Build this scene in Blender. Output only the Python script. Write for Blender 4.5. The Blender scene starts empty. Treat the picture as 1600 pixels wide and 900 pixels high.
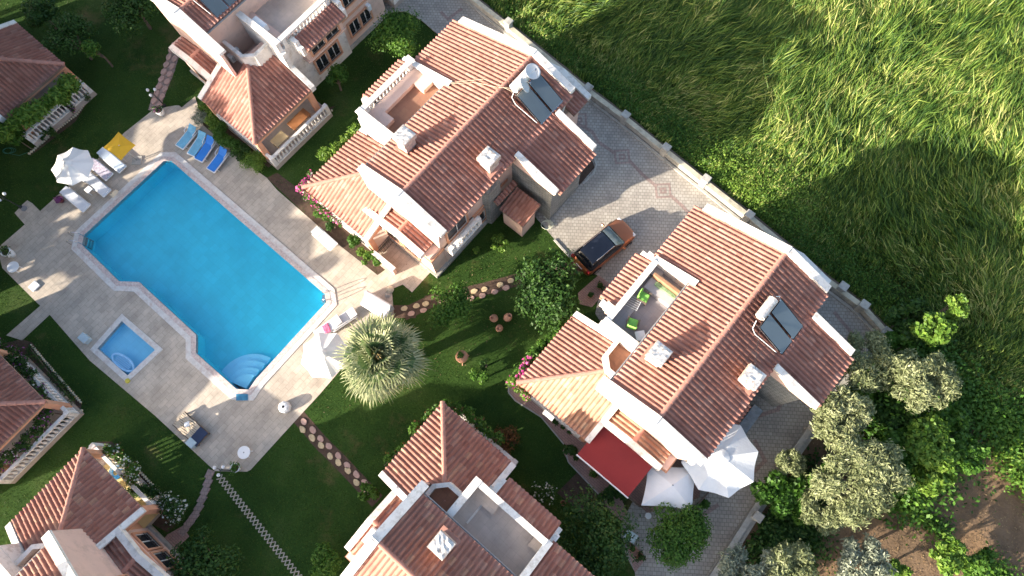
import bpy, bmesh, math, random
import numpy as np
from mathutils import Vector, Matrix
from mathutils.geometry import tessellate_polygon
R_ = math.radians
random.seed(7); RNG = np.random.default_rng(11)
scn = bpy.context.scene
COL = bpy.data.collections.new("scene"); scn.collection.children.link(COL)

# ---------------------------------------------------------------- camera
FPX, CAMZ = 1040.0, 39.0
def _cam_axes(vx=815.0, vy=748.0):
    d = np.array([vx-800, -(vy-450), -FPX]); d /= np.linalg.norm(d)
    Z = -d; Y = np.array([0, 1., 0])-Z*Z[1]; Y /= np.linalg.norm(Y); X = np.cross(Y, Z)
    return np.array([X, Y, Z])
CR = _cam_axes()
cam_d = bpy.data.cameras.new("camera"); cam = bpy.data.objects.new("camera", cam_d)
scn.collection.objects.link(cam); scn.camera = cam
cam_d.sensor_width = 36; cam_d.lens = 36*FPX/1600; cam_d.clip_end = 1500
cam.matrix_world = Matrix.Translation((0, 0, CAMZ)) @ Matrix([list(r) for r in CR]).to_4x4()

# ---------------------------------------------------------------- light
SUN_AZ, SUN_EL = 25.0, 18.3          # direction the light travels (deg from +X), elevation
w = bpy.data.worlds.new("World"); scn.world = w; w.use_nodes = True
nt = w.node_tree; bg = nt.nodes["Background"]
sky = nt.nodes.new("ShaderNodeTexSky"); sky.sky_type = 'NISHITA'; sky.sun_disc = False
sky.sun_elevation = R_(SUN_EL); sky.dust_density = 3.0; sky.ozone_density = .6
sx, sy = -math.cos(R_(SUN_AZ)), -math.sin(R_(SUN_AZ))      # towards the sun
sky.sun_rotation = math.atan2(sx, sy)
nt.links.new(sky.outputs[0], bg.inputs[0]); bg.inputs[1].default_value = 0.135
sd = bpy.data.lights.new("sun", 'SUN'); sun = bpy.data.objects.new("sun", sd); scn.collection.objects.link(sun)
sd.energy = 5.0; sd.angle = R_(0.6); sd.color = (1.0, 0.89, 0.74)
sv = Vector((sx*math.cos(R_(SUN_EL)), sy*math.cos(R_(SUN_EL)), math.sin(R_(SUN_EL))))
sun.rotation_euler = sv.to_track_quat('Z', 'Y').to_euler()
sun.location = (-60, -30, 60)
scn.view_settings.view_transform = 'Standard'; scn.view_settings.look = 'None'
scn.view_settings.exposure = 1.58; scn.view_settings.gamma = 1.0
scn.view_settings.use_curve_mapping = False
scn.cycles.max_bounces = 6; scn.cycles.transparent_max_bounces = 8
scn.cycles.diffuse_bounces = 3; scn.cycles.glossy_bounces = 2

# ---------------------------------------------------------------- plan frames
def at(px, py, z=0.0):
    v = np.array([px-800, -(py-450), -FPX]); q = CR @ v
    k = (CAMZ-z)/(-q[2]); return Vector((q[0]*k, q[1]*k, z))
TH = R_(-39.8); UV_ = Vector((math.cos(TH), math.sin(TH))); VV_ = Vector((-UV_.y, UV_.x))
def W(u, v, z=0.0): return Vector((UV_.x*u+VV_.x*v, UV_.y*u+VV_.y*v, z))
def uvof(p): return p.x*UV_.x+p.y*UV_.y, p.x*VV_.x+p.y*VV_.y

# ---------------------------------------------------------------- tagging
def tag(o, label=None, cat=None, group=None, kind=None):
    if label: o['label'] = label
    if cat: o['category'] = cat
    if group: o['group'] = group
    if kind: o['kind'] = kind
    return o
def empty(name, loc, rz=0.0):
    o = bpy.data.objects.new(name, None); o.empty_display_size = .2
    COL.objects.link(o); o.location = loc; o.rotation_euler = (0, 0, rz); return o
KIDS = {}
def adopt(o, parent):
    o.parent = parent; KIDS.setdefault(parent.name, []).append(o)
def copy_tree(o, parent=None):
    c = o.copy(); COL.objects.link(c)
    if parent is not None: adopt(c, parent)
    for ch in KIDS.get(o.name, []): copy_tree(ch, c)
    return c

# ---------------------------------------------------------------- mesh builder
ident = lambda x, y, z: (x, y, z)
class MB:
    def __init__(s, T=None):
        s.v = []; s.f = []; s.T = T or ident; s.uv = None
    def pt(s, p):
        s.v.append(tuple(s.T(*p))); return len(s.v)-1
    def face(s, pts):
        s.f.append([s.pt(p) for p in pts])
    def box(s, x0, x1, y0, y1, z0, z1):
        i = [s.pt(p) for p in ((x0,y0,z0),(x1,y0,z0),(x1,y1,z0),(x0,y1,z0),(x0,y0,z1),(x1,y0,z1),(x1,y1,z1),(x0,y1,z1))]
        for q in ((3,2,1,0),(4,5,6,7),(0,1,5,4),(1,2,6,5),(2,3,7,6),(3,0,4,7)): s.f.append([i[k] for k in q])
        return s
    def bevbox(s, x0, x1, y0, y1, z0, z1, b=.02):
        P = [(x0+b,y0),(x1-b,y0),(x1,y0+b),(x1,y1-b),(x1-b,y1),(x0+b,y1),(x0,y1-b),(x0,y0+b)]
        cx, cy = (x0+x1)/2, (y0+y1)/2
        a = [s.pt((x,y,z0)) for x,y in P]; m = [s.pt((x,y,z1-b)) for x,y in P]
        t = [s.pt((x+(b if x<cx else -b), y+(b if y<cy else -b), z1)) for x,y in P]
        for k in range(8):
            n = (k+1)%8; s.f.append([a[k],a[n],m[n],m[k]]); s.f.append([m[k],m[n],t[n],t[k]])
        s.f.append(t); s.f.append(a[::-1]); return s
    def prism(s, P, z0, z1):
        n = len(P); a = [s.pt((x,y,z0)) for x,y in P]; b = [s.pt((x,y,z1)) for x,y in P]
        for k in range(n): s.f.append([a[k],a[(k+1)%n],b[(k+1)%n],b[k]])
        s.f.append(b); s.f.append(a[::-1]); return s
    def xz(s, P, y0, y1):          # section in x,z extruded along y
        n = len(P); a = [s.pt((x,y0,z)) for x,z in P]; b = [s.pt((x,y1,z)) for x,z in P]
        for k in range(n): s.f.append([a[k],a[(k+1)%n],b[(k+1)%n],b[k]])
        s.f.append(b); s.f.append(a[::-1]); return s
    def yz(s, P, x0, x1):
        n = len(P); a = [s.pt((x0,y,z)) for y,z in P]; b = [s.pt((x1,y,z)) for y,z in P]
        for k in range(n): s.f.append([a[k],a[(k+1)%n],b[(k+1)%n],b[k]])
        s.f.append(b); s.f.append(a[::-1]); return s
    def beam(s, p, q, w, h, up=0.0):   # box along p->q, width w, from up-h to up above the line
        p = Vector(p); q = Vector(q); d = q-p; side = Vector((-d.y, d.x, 0))
        if side.length < 1e-6: side = Vector((1,0,0))
        side.normalize(); side *= w/2; Z0 = Vector((0,0,up-h)); Z1 = Vector((0,0,up))
        i = [s.pt(x) for x in (p-side+Z0,p+side+Z0,q+side+Z0,q-side+Z0,p-side+Z1,p+side+Z1,q+side+Z1,q-side+Z1)]
        for k in ((3,2,1,0),(4,5,6,7),(0,1,5,4),(1,2,6,5),(2,3,7,6),(3,0,4,7)): s.f.append([i[j] for j in k])
        return s
    def tube(s, pts, r, n=6, r2=None, cap=True):
        pts = [Vector(p) for p in pts]; N = len(pts); rings = []
        for k in range(N):
            t = (pts[min(k+1,N-1)]-pts[max(k-1,0)]).normalized()
            a = t.orthogonal().normalized() if k == 0 else (pa-t*pa.dot(t)).normalized()
            pa = a; b = t.cross(a); rr = r if r2 is None else r+(r2-r)*k/(N-1)
            rings.append([s.pt(pts[k]+(a*math.cos(2*math.pi*j/n)+b*math.sin(2*math.pi*j/n))*rr) for j in range(n)])
        for k in range(N-1):
            for j in range(n): s.f.append([rings[k][j],rings[k][(j+1)%n],rings[k+1][(j+1)%n],rings[k+1][j]])
        if cap: s.f.append(rings[0][::-1]); s.f.append(rings[-1])
        return s
    def lathe(s, c, prof, n=16, ax=None):
        rings = []
        for r, z in prof:
            if r < 1e-5: rings.append([s.pt((c[0], c[1], c[2]+z))])
            else: rings.append([s.pt((c[0]+r*math.cos(2*math.pi*j/n), c[1]+r*math.sin(2*math.pi*j/n), c[2]+z)) for j in range(n)])
        for A, B in zip(rings, rings[1:]):
            for j in range(n):
                a0, a1 = A[j%len(A)], A[(j+1)%len(A)]; b0, b1 = B[j%len(B)], B[(j+1)%len(B)]
                q = [a0]
                for t in (a1, b1, b0):
                    if t not in q: q.append(t)
                if len(q) > 2: s.f.append(q)
        return s
    def build(s, name, m, parent=None, loc=None, smooth=False, subsurf=0):
        """mesh in parent's space; parent Empty is unrotated at its location unless the verts are already local"""
        me = bpy.data.meshes.new(name)
        off = Vector((0,0,0))
        if s.T is not ident or getattr(s, 'world', False):
            r = parent
            off = Vector((0,0,0))
            while r is not None: off = off+r.location; r = r.parent
        vs = [tuple(Vector(p)-off) for p in s.v]
        if parent is None and loc is not None: vs = [tuple(Vector(p)-Vector(loc)) for p in s.v]
        me.from_pydata(vs, [], s.f); me.update()
        bm = bmesh.new(); bm.from_mesh(me); bmesh.ops.recalc_face_normals(bm, faces=bm.faces); bm.to_mesh(me); bm.free()
        o = bpy.data.objects.new(name, me); COL.objects.link(o)
        if m: me.materials.append(m)
        if parent is not None: adopt(o, parent)
        elif loc is not None: o.location = loc
        if smooth:
            for p in me.polygons: p.use_smooth = True
        if subsurf:
            md = o.modifiers.new("sub", 'SUBSURF'); md.levels = md.render_levels = subsurf
        return o

def np_quads(name, V, m, parent=None, loc=(0,0,0), nv=4, extra=None):
    """V: (n, nv, 3) array, one face each"""
    n = V.shape[0]; me = bpy.data.meshes.new(name)
    off = Vector(loc)
    if parent is not None:
        r = parent; off = Vector((0,0,0))
        while r is not None: off = off+r.location; r = r.parent
    P = (V.reshape(-1,3)-np.array(off)).astype(np.float32)
    me.vertices.add(n*nv); me.vertices.foreach_set("co", P.ravel())
    me.loops.add(n*nv); me.loops.foreach_set("vertex_index", np.arange(n*nv, dtype=np.int32))
    me.polygons.add(n); me.polygons.foreach_set("loop_start", np.arange(0, n*nv, nv, dtype=np.int32))
    try: me.polygons.foreach_set("loop_total", np.full(n, nv, dtype=np.int32))
    except Exception: pass
    me.update(calc_edges=True); me.validate()
    me.materials.append(m)
    o = bpy.data.objects.new(name, me); COL.objects.link(o)
    if parent is not None: adopt(o, parent)
    else: o.location = loc
    return o

# ---------------------------------------------------------------- materials
def _nt(name):
    m = bpy.data.materials.new(name); m.use_nodes = True; return m, m.node_tree, m.node_tree.nodes["Principled BSDF"]
def ramp(t, stops):
    r = t.nodes.new("ShaderNodeValToRGB"); e = r.color_ramp.elements
    e[0].position, e[0].color = stops[0][0], (*stops[0][1], 1)
    e[1].position, e[1].color = stops[-1][0], (*stops[-1][1], 1)
    for p, c in stops[1:-1]:
        x = e.new(p); x.color = (*c, 1)
    return r
def sc(c, k): return tuple(min(1, x*k) for x in c)
def mat(name, c, rough=.7, var=.12, scale=2.0, bump=0.0, bscale=30.0, metal=0.0, spec=.3, dirt=None, dscale=.6):
    m, t, p = _nt(name)
    geo = t.nodes.new("ShaderNodeNewGeometry")
    n = t.nodes.new("ShaderNodeTexNoise"); n.inputs['Scale'].default_value = scale; n.inputs['Detail'].default_value = 5; n.inputs['Roughness'].default_value = .65
    t.links.new(geo.outputs['Position'], n.inputs['Vector'])
    r = ramp(t, [(.3, sc(c, 1-var)), (.7, sc(c, 1+var))]); t.links.new(n.outputs['Fac'], r.inputs[0])
    out = r.outputs[0]
    if dirt:
        n2 = t.nodes.new("ShaderNodeTexNoise"); n2.inputs['Scale'].default_value = dscale; n2.inputs['Detail'].default_value = 8; n2.inputs['Roughness'].default_value = .75
        t.links.new(geo.outputs['Position'], n2.inputs['Vector'])
        r2 = ramp(t, [(.5, (0,0,0)), (.68, (1,1,1))]); t.links.new(n2.outputs['Fac'], r2.inputs[0])
        mx = t.nodes.new("ShaderNodeMixRGB"); t.links.new(r2.outputs[0], mx.inputs[0]); t.links.new(out, mx.inputs[1]); mx.inputs[2].default_value = (*dirt, 1); out = mx.outputs[0]
    t.links.new(out, p.inputs['Base Color'])
    p.inputs['Roughness'].default_value = rough; p.inputs['Metallic'].default_value = metal
    p.inputs['Specular IOR Level'].default_value = spec
    if bump:
        nb = t.nodes.new("ShaderNodeTexNoise"); nb.inputs['Scale'].default_value = bscale; nb.inputs['Detail'].default_value = 4
        t.links.new(geo.outputs['Position'], nb.inputs['Vector'])
        b = t.nodes.new("ShaderNodeBump"); b.inputs['Strength'].default_value = bump; b.inputs['Distance'].default_value = .05
        t.links.new(nb.outputs['Fac'], b.inputs['Height']); t.links.new(b.outputs[0], p.inputs['Normal'])
    return m
def uvvec(t, rot=None, scale=1.0):
    geo = t.nodes.new("ShaderNodeNewGeometry"); mp = t.nodes.new("ShaderNodeMapping")
    mp.inputs['Rotation'].default_value = (0, 0, -TH if rot is None else rot); mp.inputs['Scale'].default_value = (scale,)*3
    t.links.new(geo.outputs['Position'], mp.inputs['Vector']); return mp
def brickmat(name, c1, c2, mortar, bw, bh, mort=.015, rough=.8, rot=None, offset=.5, blot=.25, wall=False, bump=.3):
    m, t, p = _nt(name); mp = uvvec(t, rot)
    if wall:
        sp = t.nodes.new("ShaderNodeSeparateXYZ"); cb = t.nodes.new("ShaderNodeCombineXYZ"); ad = t.nodes.new("ShaderNodeMath")
        t.links.new(mp.outputs[0], sp.inputs[0]); t.links.new(sp.outputs[0], ad.inputs[0]); t.links.new(sp.outputs[1], ad.inputs[1])
        t.links.new(ad.outputs[0], cb.inputs[0]); t.links.new(sp.outputs[2], cb.inputs[1]); mp = cb
    b = t.nodes.new("ShaderNodeTexBrick"); b.offset = offset; b.inputs['Scale'].default_value = 1
    b.inputs['Brick Width'].default_value = bw; b.inputs['Row Height'].default_value = bh; b.inputs['Mortar Size'].default_value = mort
    b.inputs['Color1'].default_value = (*c1,1); b.inputs['Color2'].default_value = (*c2,1); b.inputs['Mortar'].default_value = (*mortar,1)
    b.inputs['Mortar Smooth'].default_value = .3
    t.links.new(mp.outputs[0], b.inputs['Vector'])
    n = t.nodes.new("ShaderNodeTexNoise"); n.inputs['Scale'].default_value = .7; n.inputs['Detail'].default_value = 9; n.inputs['Roughness'].default_value = .7
    t.links.new(mp.outputs[0], n.inputs['Vector'])
    r = ramp(t, [(.3, (1-blot,)*3), (.7, (1+blot*.5,)*3)]); t.links.new(n.outputs['Fac'], r.inputs[0])
    mx = t.nodes.new("ShaderNodeMixRGB"); mx.blend_type = 'MULTIPLY'; mx.inputs[0].default_value = 1
    t.links.new(b.outputs['Color'], mx.inputs[1]); t.links.new(r.outputs[0], mx.inputs[2])
    t.links.new(mx.outputs[0], p.inputs['Base Color']); p.inputs['Roughness'].default_value = rough
    bp = t.nodes.new("ShaderNodeBump"); bp.inputs['Strength'].default_value = bump; bp.inputs['Distance'].default_value = .01; bp.invert = True
    t.links.new(b.outputs['Fac'], bp.inputs['Height']); t.links.new(bp.outputs[0], p.inputs['Normal'])
    return m
def tilemat(name, cols, dark):
    m, t, p = _nt(name)
    u = t.nodes.new("ShaderNodeUVMap"); wn = t.nodes.new("ShaderNodeTexWhiteNoise"); wn.noise_dimensions = '2D'
    t.links.new(u.outputs[0], wn.inputs['Vector'])
    r = ramp(t, [(i/(len(cols)-1), c) for i, c in enumerate(cols)]); t.links.new(wn.outputs['Value'], r.inputs[0])
    geo = t.nodes.new("ShaderNodeNewGeometry"); n = t.nodes.new("ShaderNodeTexNoise"); n.inputs['Scale'].default_value = 1.3; n.inputs['Detail'].default_value = 8; n.inputs['Roughness'].default_value = .75
    t.links.new(geo.outputs['Position'], n.inputs['Vector'])
    r2 = ramp(t, [(.42, (0,0,0)), (.8, (.75,.75,.75))]); t.links.new(n.outputs['Fac'], r2.inputs[0])
    mx = t.nodes.new("ShaderNodeMixRGB"); t.links.new(r2.outputs[0], mx.inputs[0]); t.links.new(r.outputs[0], mx.inputs[1]); mx.inputs[2].default_value = (*dark,1)
    t.links.new(mx.outputs[0], p.inputs['Base Color']); p.inputs['Roughness'].default_value = .75; p.inputs['Specular IOR Level'].default_value = .25
    return m
def leafmat(name, stops, trans=.35, rough=.5, rnd=.6, tscale=.4):
    m, t, p = _nt(name)
    geo = t.nodes.new("ShaderNodeNewGeometry")
    r = ramp(t, stops); 
    n = t.nodes.new("ShaderNodeTexNoise"); n.inputs['Scale'].default_value = tscale; n.inputs['Detail'].default_value = 3
    t.links.new(geo.outputs['Position'], n.inputs['Vector'])
    mth = t.nodes.new("ShaderNodeMath"); mth.operation = 'MULTIPLY_ADD'; mth.inputs[1].default_value = rnd
    t.links.new(geo.outputs['Random Per Island'], mth.inputs[0])
    m2 = t.nodes.new("ShaderNodeMath"); m2.operation = 'MULTIPLY_ADD'; m2.inputs[1].default_value = 1.2; m2.inputs[2].default_value = -.4-(rnd-.6)*.5
    t.links.new(n.outputs['Fac'], m2.inputs[0]); t.links.new(m2.outputs[0], mth.inputs[2])
    t.links.new(mth.outputs[0], r.inputs[0])
    t.links.new(r.outputs[0], p.inputs['Base Color']); p.inputs['Roughness'].default_value = rough; p.inputs['Specular IOR Level'].default_value = .25
    tr = t.nodes.new("ShaderNodeBsdfTranslucent"); t.links.new(r.outputs[0], tr.inputs[0])
    mix = t.nodes.new("ShaderNodeMixShader"); mix.inputs[0].default_value = trans
    t.links.new(p.outputs[0], mix.inputs[1]); t.links.new(tr.outputs[0], mix.inputs[2])
    t.links.new(mix.outputs[0], t.nodes['Material Output'].inputs[0])
    return m
M = {}
TC = [(.27,.115,.09),(.335,.15,.118),(.36,.17,.135),(.385,.19,.152),(.345,.158,.125),(.37,.175,.14),(.44,.245,.20)]
M['tile'] = tilemat('roof_tile', TC, (.26,.125,.095))
M['tile2'] = tilemat('roof_tile_dusty', [sc(c,.88) for c in TC]+[(.44,.26,.18)], (.25,.13,.10))
M['tile_var'] = tilemat('roof_tile_mixed', [(.34,.165,.115),(.40,.22,.15),(.43,.265,.185),(.37,.185,.125),(.32,.155,.11),(.47,.32,.23)], (.36,.2,.13))
M['ridge'] = mat('ridge_clay', (.40,.20,.155), .8, .2, 3)
M['tile_dk'] = tilemat('roof_tile_dark', [sc(c,.75) for c in TC], (.18,.10,.08))  # darkened tile copy; on the left-edge villas it paints in their shade
M['white'] = mat('white_render', (.74,.71,.67), .85, .08, 2.5, .2, 30, dirt=(.46,.42,.37), dscale=2.2)
M['pink'] = mat('pink_render', (.70,.495,.41), .9, .05, .8, .15, 60, dirt=(.55,.39,.32), dscale=1.3)
M['orange'] = mat('terracotta_trim', (.62,.32,.20), .85, .08, 2)
M['stone'] = brickmat('grey_stone', (.24,.245,.235), (.36,.355,.33), (.14,.14,.13), .42, .13, .02, blot=.4, wall=True)
M['conc'] = mat('concrete', (.40,.385,.35), .9, .2, 3, .3, 30, dirt=(.24,.23,.2), dscale=1.2)
M['yconc'] = mat('pale_concrete', (.52,.47,.36), .9, .18, 2, .3, 30, dirt=(.30,.27,.21), dscale=1.5)
M['glass'] = mat('dark_glass', (.025,.03,.035), .08, .3, 1, spec=.6)
M['iron'] = mat('black_iron', (.03,.03,.032), .5, .1, 4, spec=.4)
M['brownfloor'] = brickmat('brown_floor_tile', (.27,.13,.085), (.31,.16,.10), (.2,.12,.09), .33, .33, .006, offset=0, blot=.25)
M['greyfloor'] = brickmat('grey_floor_tile', (.30,.28,.29), (.33,.31,.32), (.24,.23,.23), .4, .4, .006, offset=0, blot=.15)
M['beigefloor'] = brickmat('beige_floor_tile', (.46,.39,.34), (.50,.42,.37), (.38,.33,.29), .4, .4, .006, offset=0, blot=.25)
M['deck'] = brickmat('travertine_paving', (.46,.395,.325), (.535,.46,.375), (.34,.295,.245), .62, .31, .010, rough=.75, rot=-TH+math.pi/2, blot=.36, bump=.15)
M['coping'] = mat('white_pool_coping', (.62,.60,.57), .6, .12, 6, dirt=(.52,.42,.37), dscale=2.5)
M['coping2'] = mat('pink_pool_mosaic', (.52,.43,.40), .6, .3, 9, dirt=(.62,.60,.58), dscale=4)
M['basin'] = brickmat('pool_mosaic', (.03,.52,.70), (.036,.56,.75), (.026,.46,.64), .5, .5, .008, offset=0, blot=.12, rough=.4, bump=0)
M['basin2'] = brickmat('small_pool_mosaic', (.20,.60,.84), (.22,.62,.86), (.18,.55,.8), .4, .4, .01, offset=0, blot=.1, rough=.4, bump=0)
M['paver'] = brickmat('grey_block_paving', (.345,.315,.275), (.43,.395,.345), (.21,.19,.165), .24, .21, .016, rot=R_(3), blot=.25)
M['redpaver'] = brickmat('red_block_paving', (.31,.225,.20), (.35,.26,.23), (.2,.15,.13), .24, .21, .016, rot=R_(3), blot=.3)
M['brickpath'] = brickmat('brick_path', (.36,.215,.18), (.40,.25,.21), (.22,.15,.13), .24, .12, .012, blot=.3)
M['pathstone_p'] = mat('pink_stone', (.46,.30,.25), .85, .2, 6, .3)
M['pathstone_y'] = mat('ochre_stone', (.56,.44,.27), .85, .2, 6, .3)
M['white_pl'] = mat('white_plastic', (.78,.78,.78), .4, .03, 3, spec=.4)
M['canvas'] = mat('white_canvas', (.76,.74,.70), .9, .04, 1.5, .2, 15)
M['canvas_g'] = mat('grey_white_canvas', (.70,.72,.74), .9, .05, 1.5, .2, 12)
M['soil'] = mat('brown_soil', (.15,.10,.062), .95, .35, .9, .6, 8, dirt=(.26,.16,.085), dscale=.35)
M['bedsoil'] = mat('bed_soil', (.085,.055,.04), .95, .3, 3, .5, 12)
M['bark'] = mat('bark', (.16,.12,.09), .95, .3, 5, .5, 25)
M['steel'] = mat('steel', (.6,.6,.6), .25, .05, 4, metal=1.0, spec=.5)
M['terra'] = mat('clay_pot', (.50,.26,.17), .8, .15, 5, .2)
GRN = lambda a, b, c: [(0.0, a), (.45, b), (1.0, c)]
M['leaf_dark'] = leafmat('leaf_dark', GRN((.018,.05,.012), (.035,.09,.018), (.08,.16,.03)))
M['leaf_mid'] = leafmat('leaf_mid', GRN((.03,.08,.012), (.06,.15,.02), (.14,.26,.04)))
M['leaf_bright'] = leafmat('leaf_bright', GRN((.05,.115,.015), (.11,.215,.03), (.25,.36,.06)))
M['leaf_olive'] = leafmat('leaf_olive', GRN((.09,.115,.05), (.19,.22,.10), (.38,.40,.23)), trans=.2)
M['leaf_grey'] = leafmat('leaf_grey', GRN((.14,.17,.12), (.22,.25,.18), (.33,.36,.27)), trans=.2)
M['leaf_pink'] = leafmat('petal_pink', GRN((.45,.04,.20), (.62,.08,.32), (.75,.25,.45)))
M['leaf_purple'] = leafmat('petal_purple', GRN((.16,.04,.14), (.25,.07,.22), (.35,.14,.30)))
M['leaf_white'] = leafmat('petal_white', GRN((.6,.6,.5), (.72,.72,.65), (.8,.8,.75)))
M['leaf_red'] = leafmat('leaf_red', GRN((.05,.04,.015), (.12,.06,.02), (.24,.11,.04)))
M['leaf_palm'] = leafmat('leaf_palm', GRN((.04,.085,.03), (.09,.155,.055), (.19,.26,.10)), trans=.2, tscale=1.2)
M['palm_tip'] = leafmat('palm_tip', GRN((.12,.16,.07), (.25,.28,.14), (.44,.45,.27)), trans=.2, tscale=1.2)
M['grass_f'] = leafmat('tall_grass', [(0,(.022,.06,.012)), (.3,(.055,.125,.018)), (.6,(.125,.21,.032)), (.88,(.25,.32,.06)), (1,(.44,.45,.15))], rnd=1.0, trans=.25, tscale=.32)
M['grass_l'] = leafmat('lawn_grass', [(0,(.020,.052,.008)), (.5,(.05,.10,.016)), (1,(.14,.185,.034))], trans=.3, tscale=.3)
def lawnmat():
    m, t, p = _nt('lawn_turf')
    geo = t.nodes.new("ShaderNodeNewGeometry")
    n1 = t.nodes.new("ShaderNodeTexNoise"); n1.inputs['Scale'].default_value = .35; n1.inputs['Detail'].default_value = 4
    n2 = t.nodes.new("ShaderNodeTexNoise"); n2.inputs['Scale'].default_value = 9; n2.inputs['Detail'].default_value = 6; n2.inputs['Roughness'].default_value = .8
    for n in (n1, n2): t.links.new(geo.outputs['Position'], n.inputs['Vector'])
    r1 = ramp(t, [(.3, (.020,.048,.010)), (.55, (.034,.072,.014)), (.75, (.055,.088,.024))]); t.links.new(n1.outputs['Fac'], r1.inputs[0])
    r2 = ramp(t, [(.3, (.55,)*3), (.7, (1.35,)*3)]); t.links.new(n2.outputs['Fac'], r2.inputs[0])
    mx = t.nodes.new("ShaderNodeMixRGB"); mx.blend_type = 'MULTIPLY'; mx.inputs[0].default_value = 1
    t.links.new(r1.outputs[0], mx.inputs[1]); t.links.new(r2.outputs[0], mx.inputs[2])
    n3 = t.nodes.new("ShaderNodeTexNoise"); n3.inputs['Scale'].default_value = .22; n3.inputs['Detail'].default_value = 9; n3.inputs['Roughness'].default_value = .72; t.links.new(geo.outputs['Position'], n3.inputs['Vector'])
    r3 = ramp(t, [(.56, (0,0,0)), (.72, (1,1,1))]); t.links.new(n3.outputs['Fac'], r3.inputs[0])
    m3 = t.nodes.new("ShaderNodeMixRGB"); t.links.new(r3.outputs[0], m3.inputs[0]); t.links.new(mx.outputs[0], m3.inputs[1]); m3.inputs[2].default_value = (.13,.10,.045,1); mx = m3
    t.links.new(mx.outputs[0], p.inputs['Base Color']); p.inputs['Roughness'].default_value = .95; p.inputs['Specular IOR Level'].default_value = .1
    b = t.nodes.new("ShaderNodeBump"); b.inputs['Strength'].default_value = .8; b.inputs['Distance'].default_value = .05
    t.links.new(n2.outputs['Fac'], b.inputs['Height']); t.links.new(b.outputs[0], p.inputs['Normal'])
    return m
M['lawn'] = lawnmat()
def watermat():
    m, t, p = _nt('pool_water'); t.nodes.remove(p)
    g = t.nodes.new("ShaderNodeBsdfGlossy"); g.inputs['Roughness'].default_value = .03
    tr = t.nodes.new("ShaderNodeBsdfTransparent"); tr.inputs[0].default_value = (.93,.99,1,1)
    geo = t.nodes.new("ShaderNodeNewGeometry")
    n = t.nodes.new("ShaderNodeTexNoise"); n.inputs['Scale'].default_value = 3.0; n.inputs['Detail'].default_value = 3; t.links.new(geo.outputs['Position'], n.inputs['Vector'])
    b = t.nodes.new("ShaderNodeBump"); b.inputs['Strength'].default_value = .35; b.inputs['Distance'].default_value = .06
    t.links.new(n.outputs['Fac'], b.inputs['Height']); t.links.new(b.outputs[0], g.inputs['Normal'])
    # Schlick reflectance of a water surface, the same from above and below
    dt = t.nodes.new("ShaderNodeVectorMath"); dt.operation = 'DOT_PRODUCT'; t.links.new(geo.outputs['Incoming'], dt.inputs[0]); t.links.new(b.outputs[0], dt.inputs[1])
    ab = t.nodes.new("ShaderNodeMath"); ab.operation = 'ABSOLUTE'; t.links.new(dt.outputs['Value'], ab.inputs[0])
    sb = t.nodes.new("ShaderNodeMath"); sb.operation = 'SUBTRACT'; sb.inputs[0].default_value = 1; sb.use_clamp = True; t.links.new(ab.outputs[0], sb.inputs[1])
    pw = t.nodes.new("ShaderNodeMath"); pw.operation = 'POWER'; pw.inputs[1].default_value = 5; t.links.new(sb.outputs[0], pw.inputs[0])
    ma = t.nodes.new("ShaderNodeMath"); ma.operation = 'MULTIPLY_ADD'; ma.inputs[1].default_value = .98; ma.inputs[2].default_value = .02; t.links.new(pw.outputs[0], ma.inputs[0])
    mx = t.nodes.new("ShaderNodeMixShader"); t.links.new(ma.outputs[0], mx.inputs[0]); t.links.new(tr.outputs[0], mx.inputs[1]); t.links.new(g.outputs[0], mx.inputs[2])
    t.links.new(mx.outputs[0], t.nodes['Material Output'].inputs[0]); return m
M['water'] = watermat()
# ================================================================ ground sheets
def sheet(name, polys, z, m, kind='structure'):
    """polys: outer then holes, lists of Vectors (xy)"""
    P = [[Vector((p.x, p.y, 0)) for p in pl] for pl in polys]
    tris = tessellate_polygon(P); flat = [p for pl in P for p in pl]
    me = bpy.data.meshes.new(name); me.from_pydata([(p.x, p.y, z) for p in flat], [], [tuple(t) for t in tris]); me.update()
    bm = bmesh.new(); bm.from_mesh(me)
    for f in bm.faces:
        f.normal_update()
        if f.normal.z < 0: f.normal_flip()
    bm.to_mesh(me); bm.free()
    o = bpy.data.objects.new(name, me); COL.objects.link(o); me.materials.append(m); o['kind'] = kind; return o
def G(lst): return [at(x, y) for x, y in lst]
def off_poly(P, d):
    n = len(P); out = []
    A = sum(P[i].x*P[(i+1)%n].y-P[(i+1)%n].x*P[i].y for i in range(n)); s = 1 if A > 0 else -1
    for i in range(n):
        a, b, c = P[i-1], P[i], P[(i+1)%n]
        e1 = Vector((b.x-a.x, b.y-a.y)).normalized(); e2 = Vector((c.x-b.x, c.y-b.y)).normalized()
        n1 = Vector((e1.y, -e1.x))*s; n2 = Vector((e2.y, -e2.x))*s
        k = (n1+n2); k = k/max(.35, k.length_squared/2)
        out.append(Vector((b.x+k.x*d, b.y+k.y*d, b.z)))
    return out
POOL = G([(257,252),(268,252),(508,460),(510,473),(400,593),(389,609),(370,608),(307,552),(307,523),(218,441),(187,440),(129,383),(132,368)])
KID = G([(191,502),(243,547),(200,587),(153,545)])
POOLc, KIDc = off_poly(POOL, .62), off_poly(KID, .32)
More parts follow.
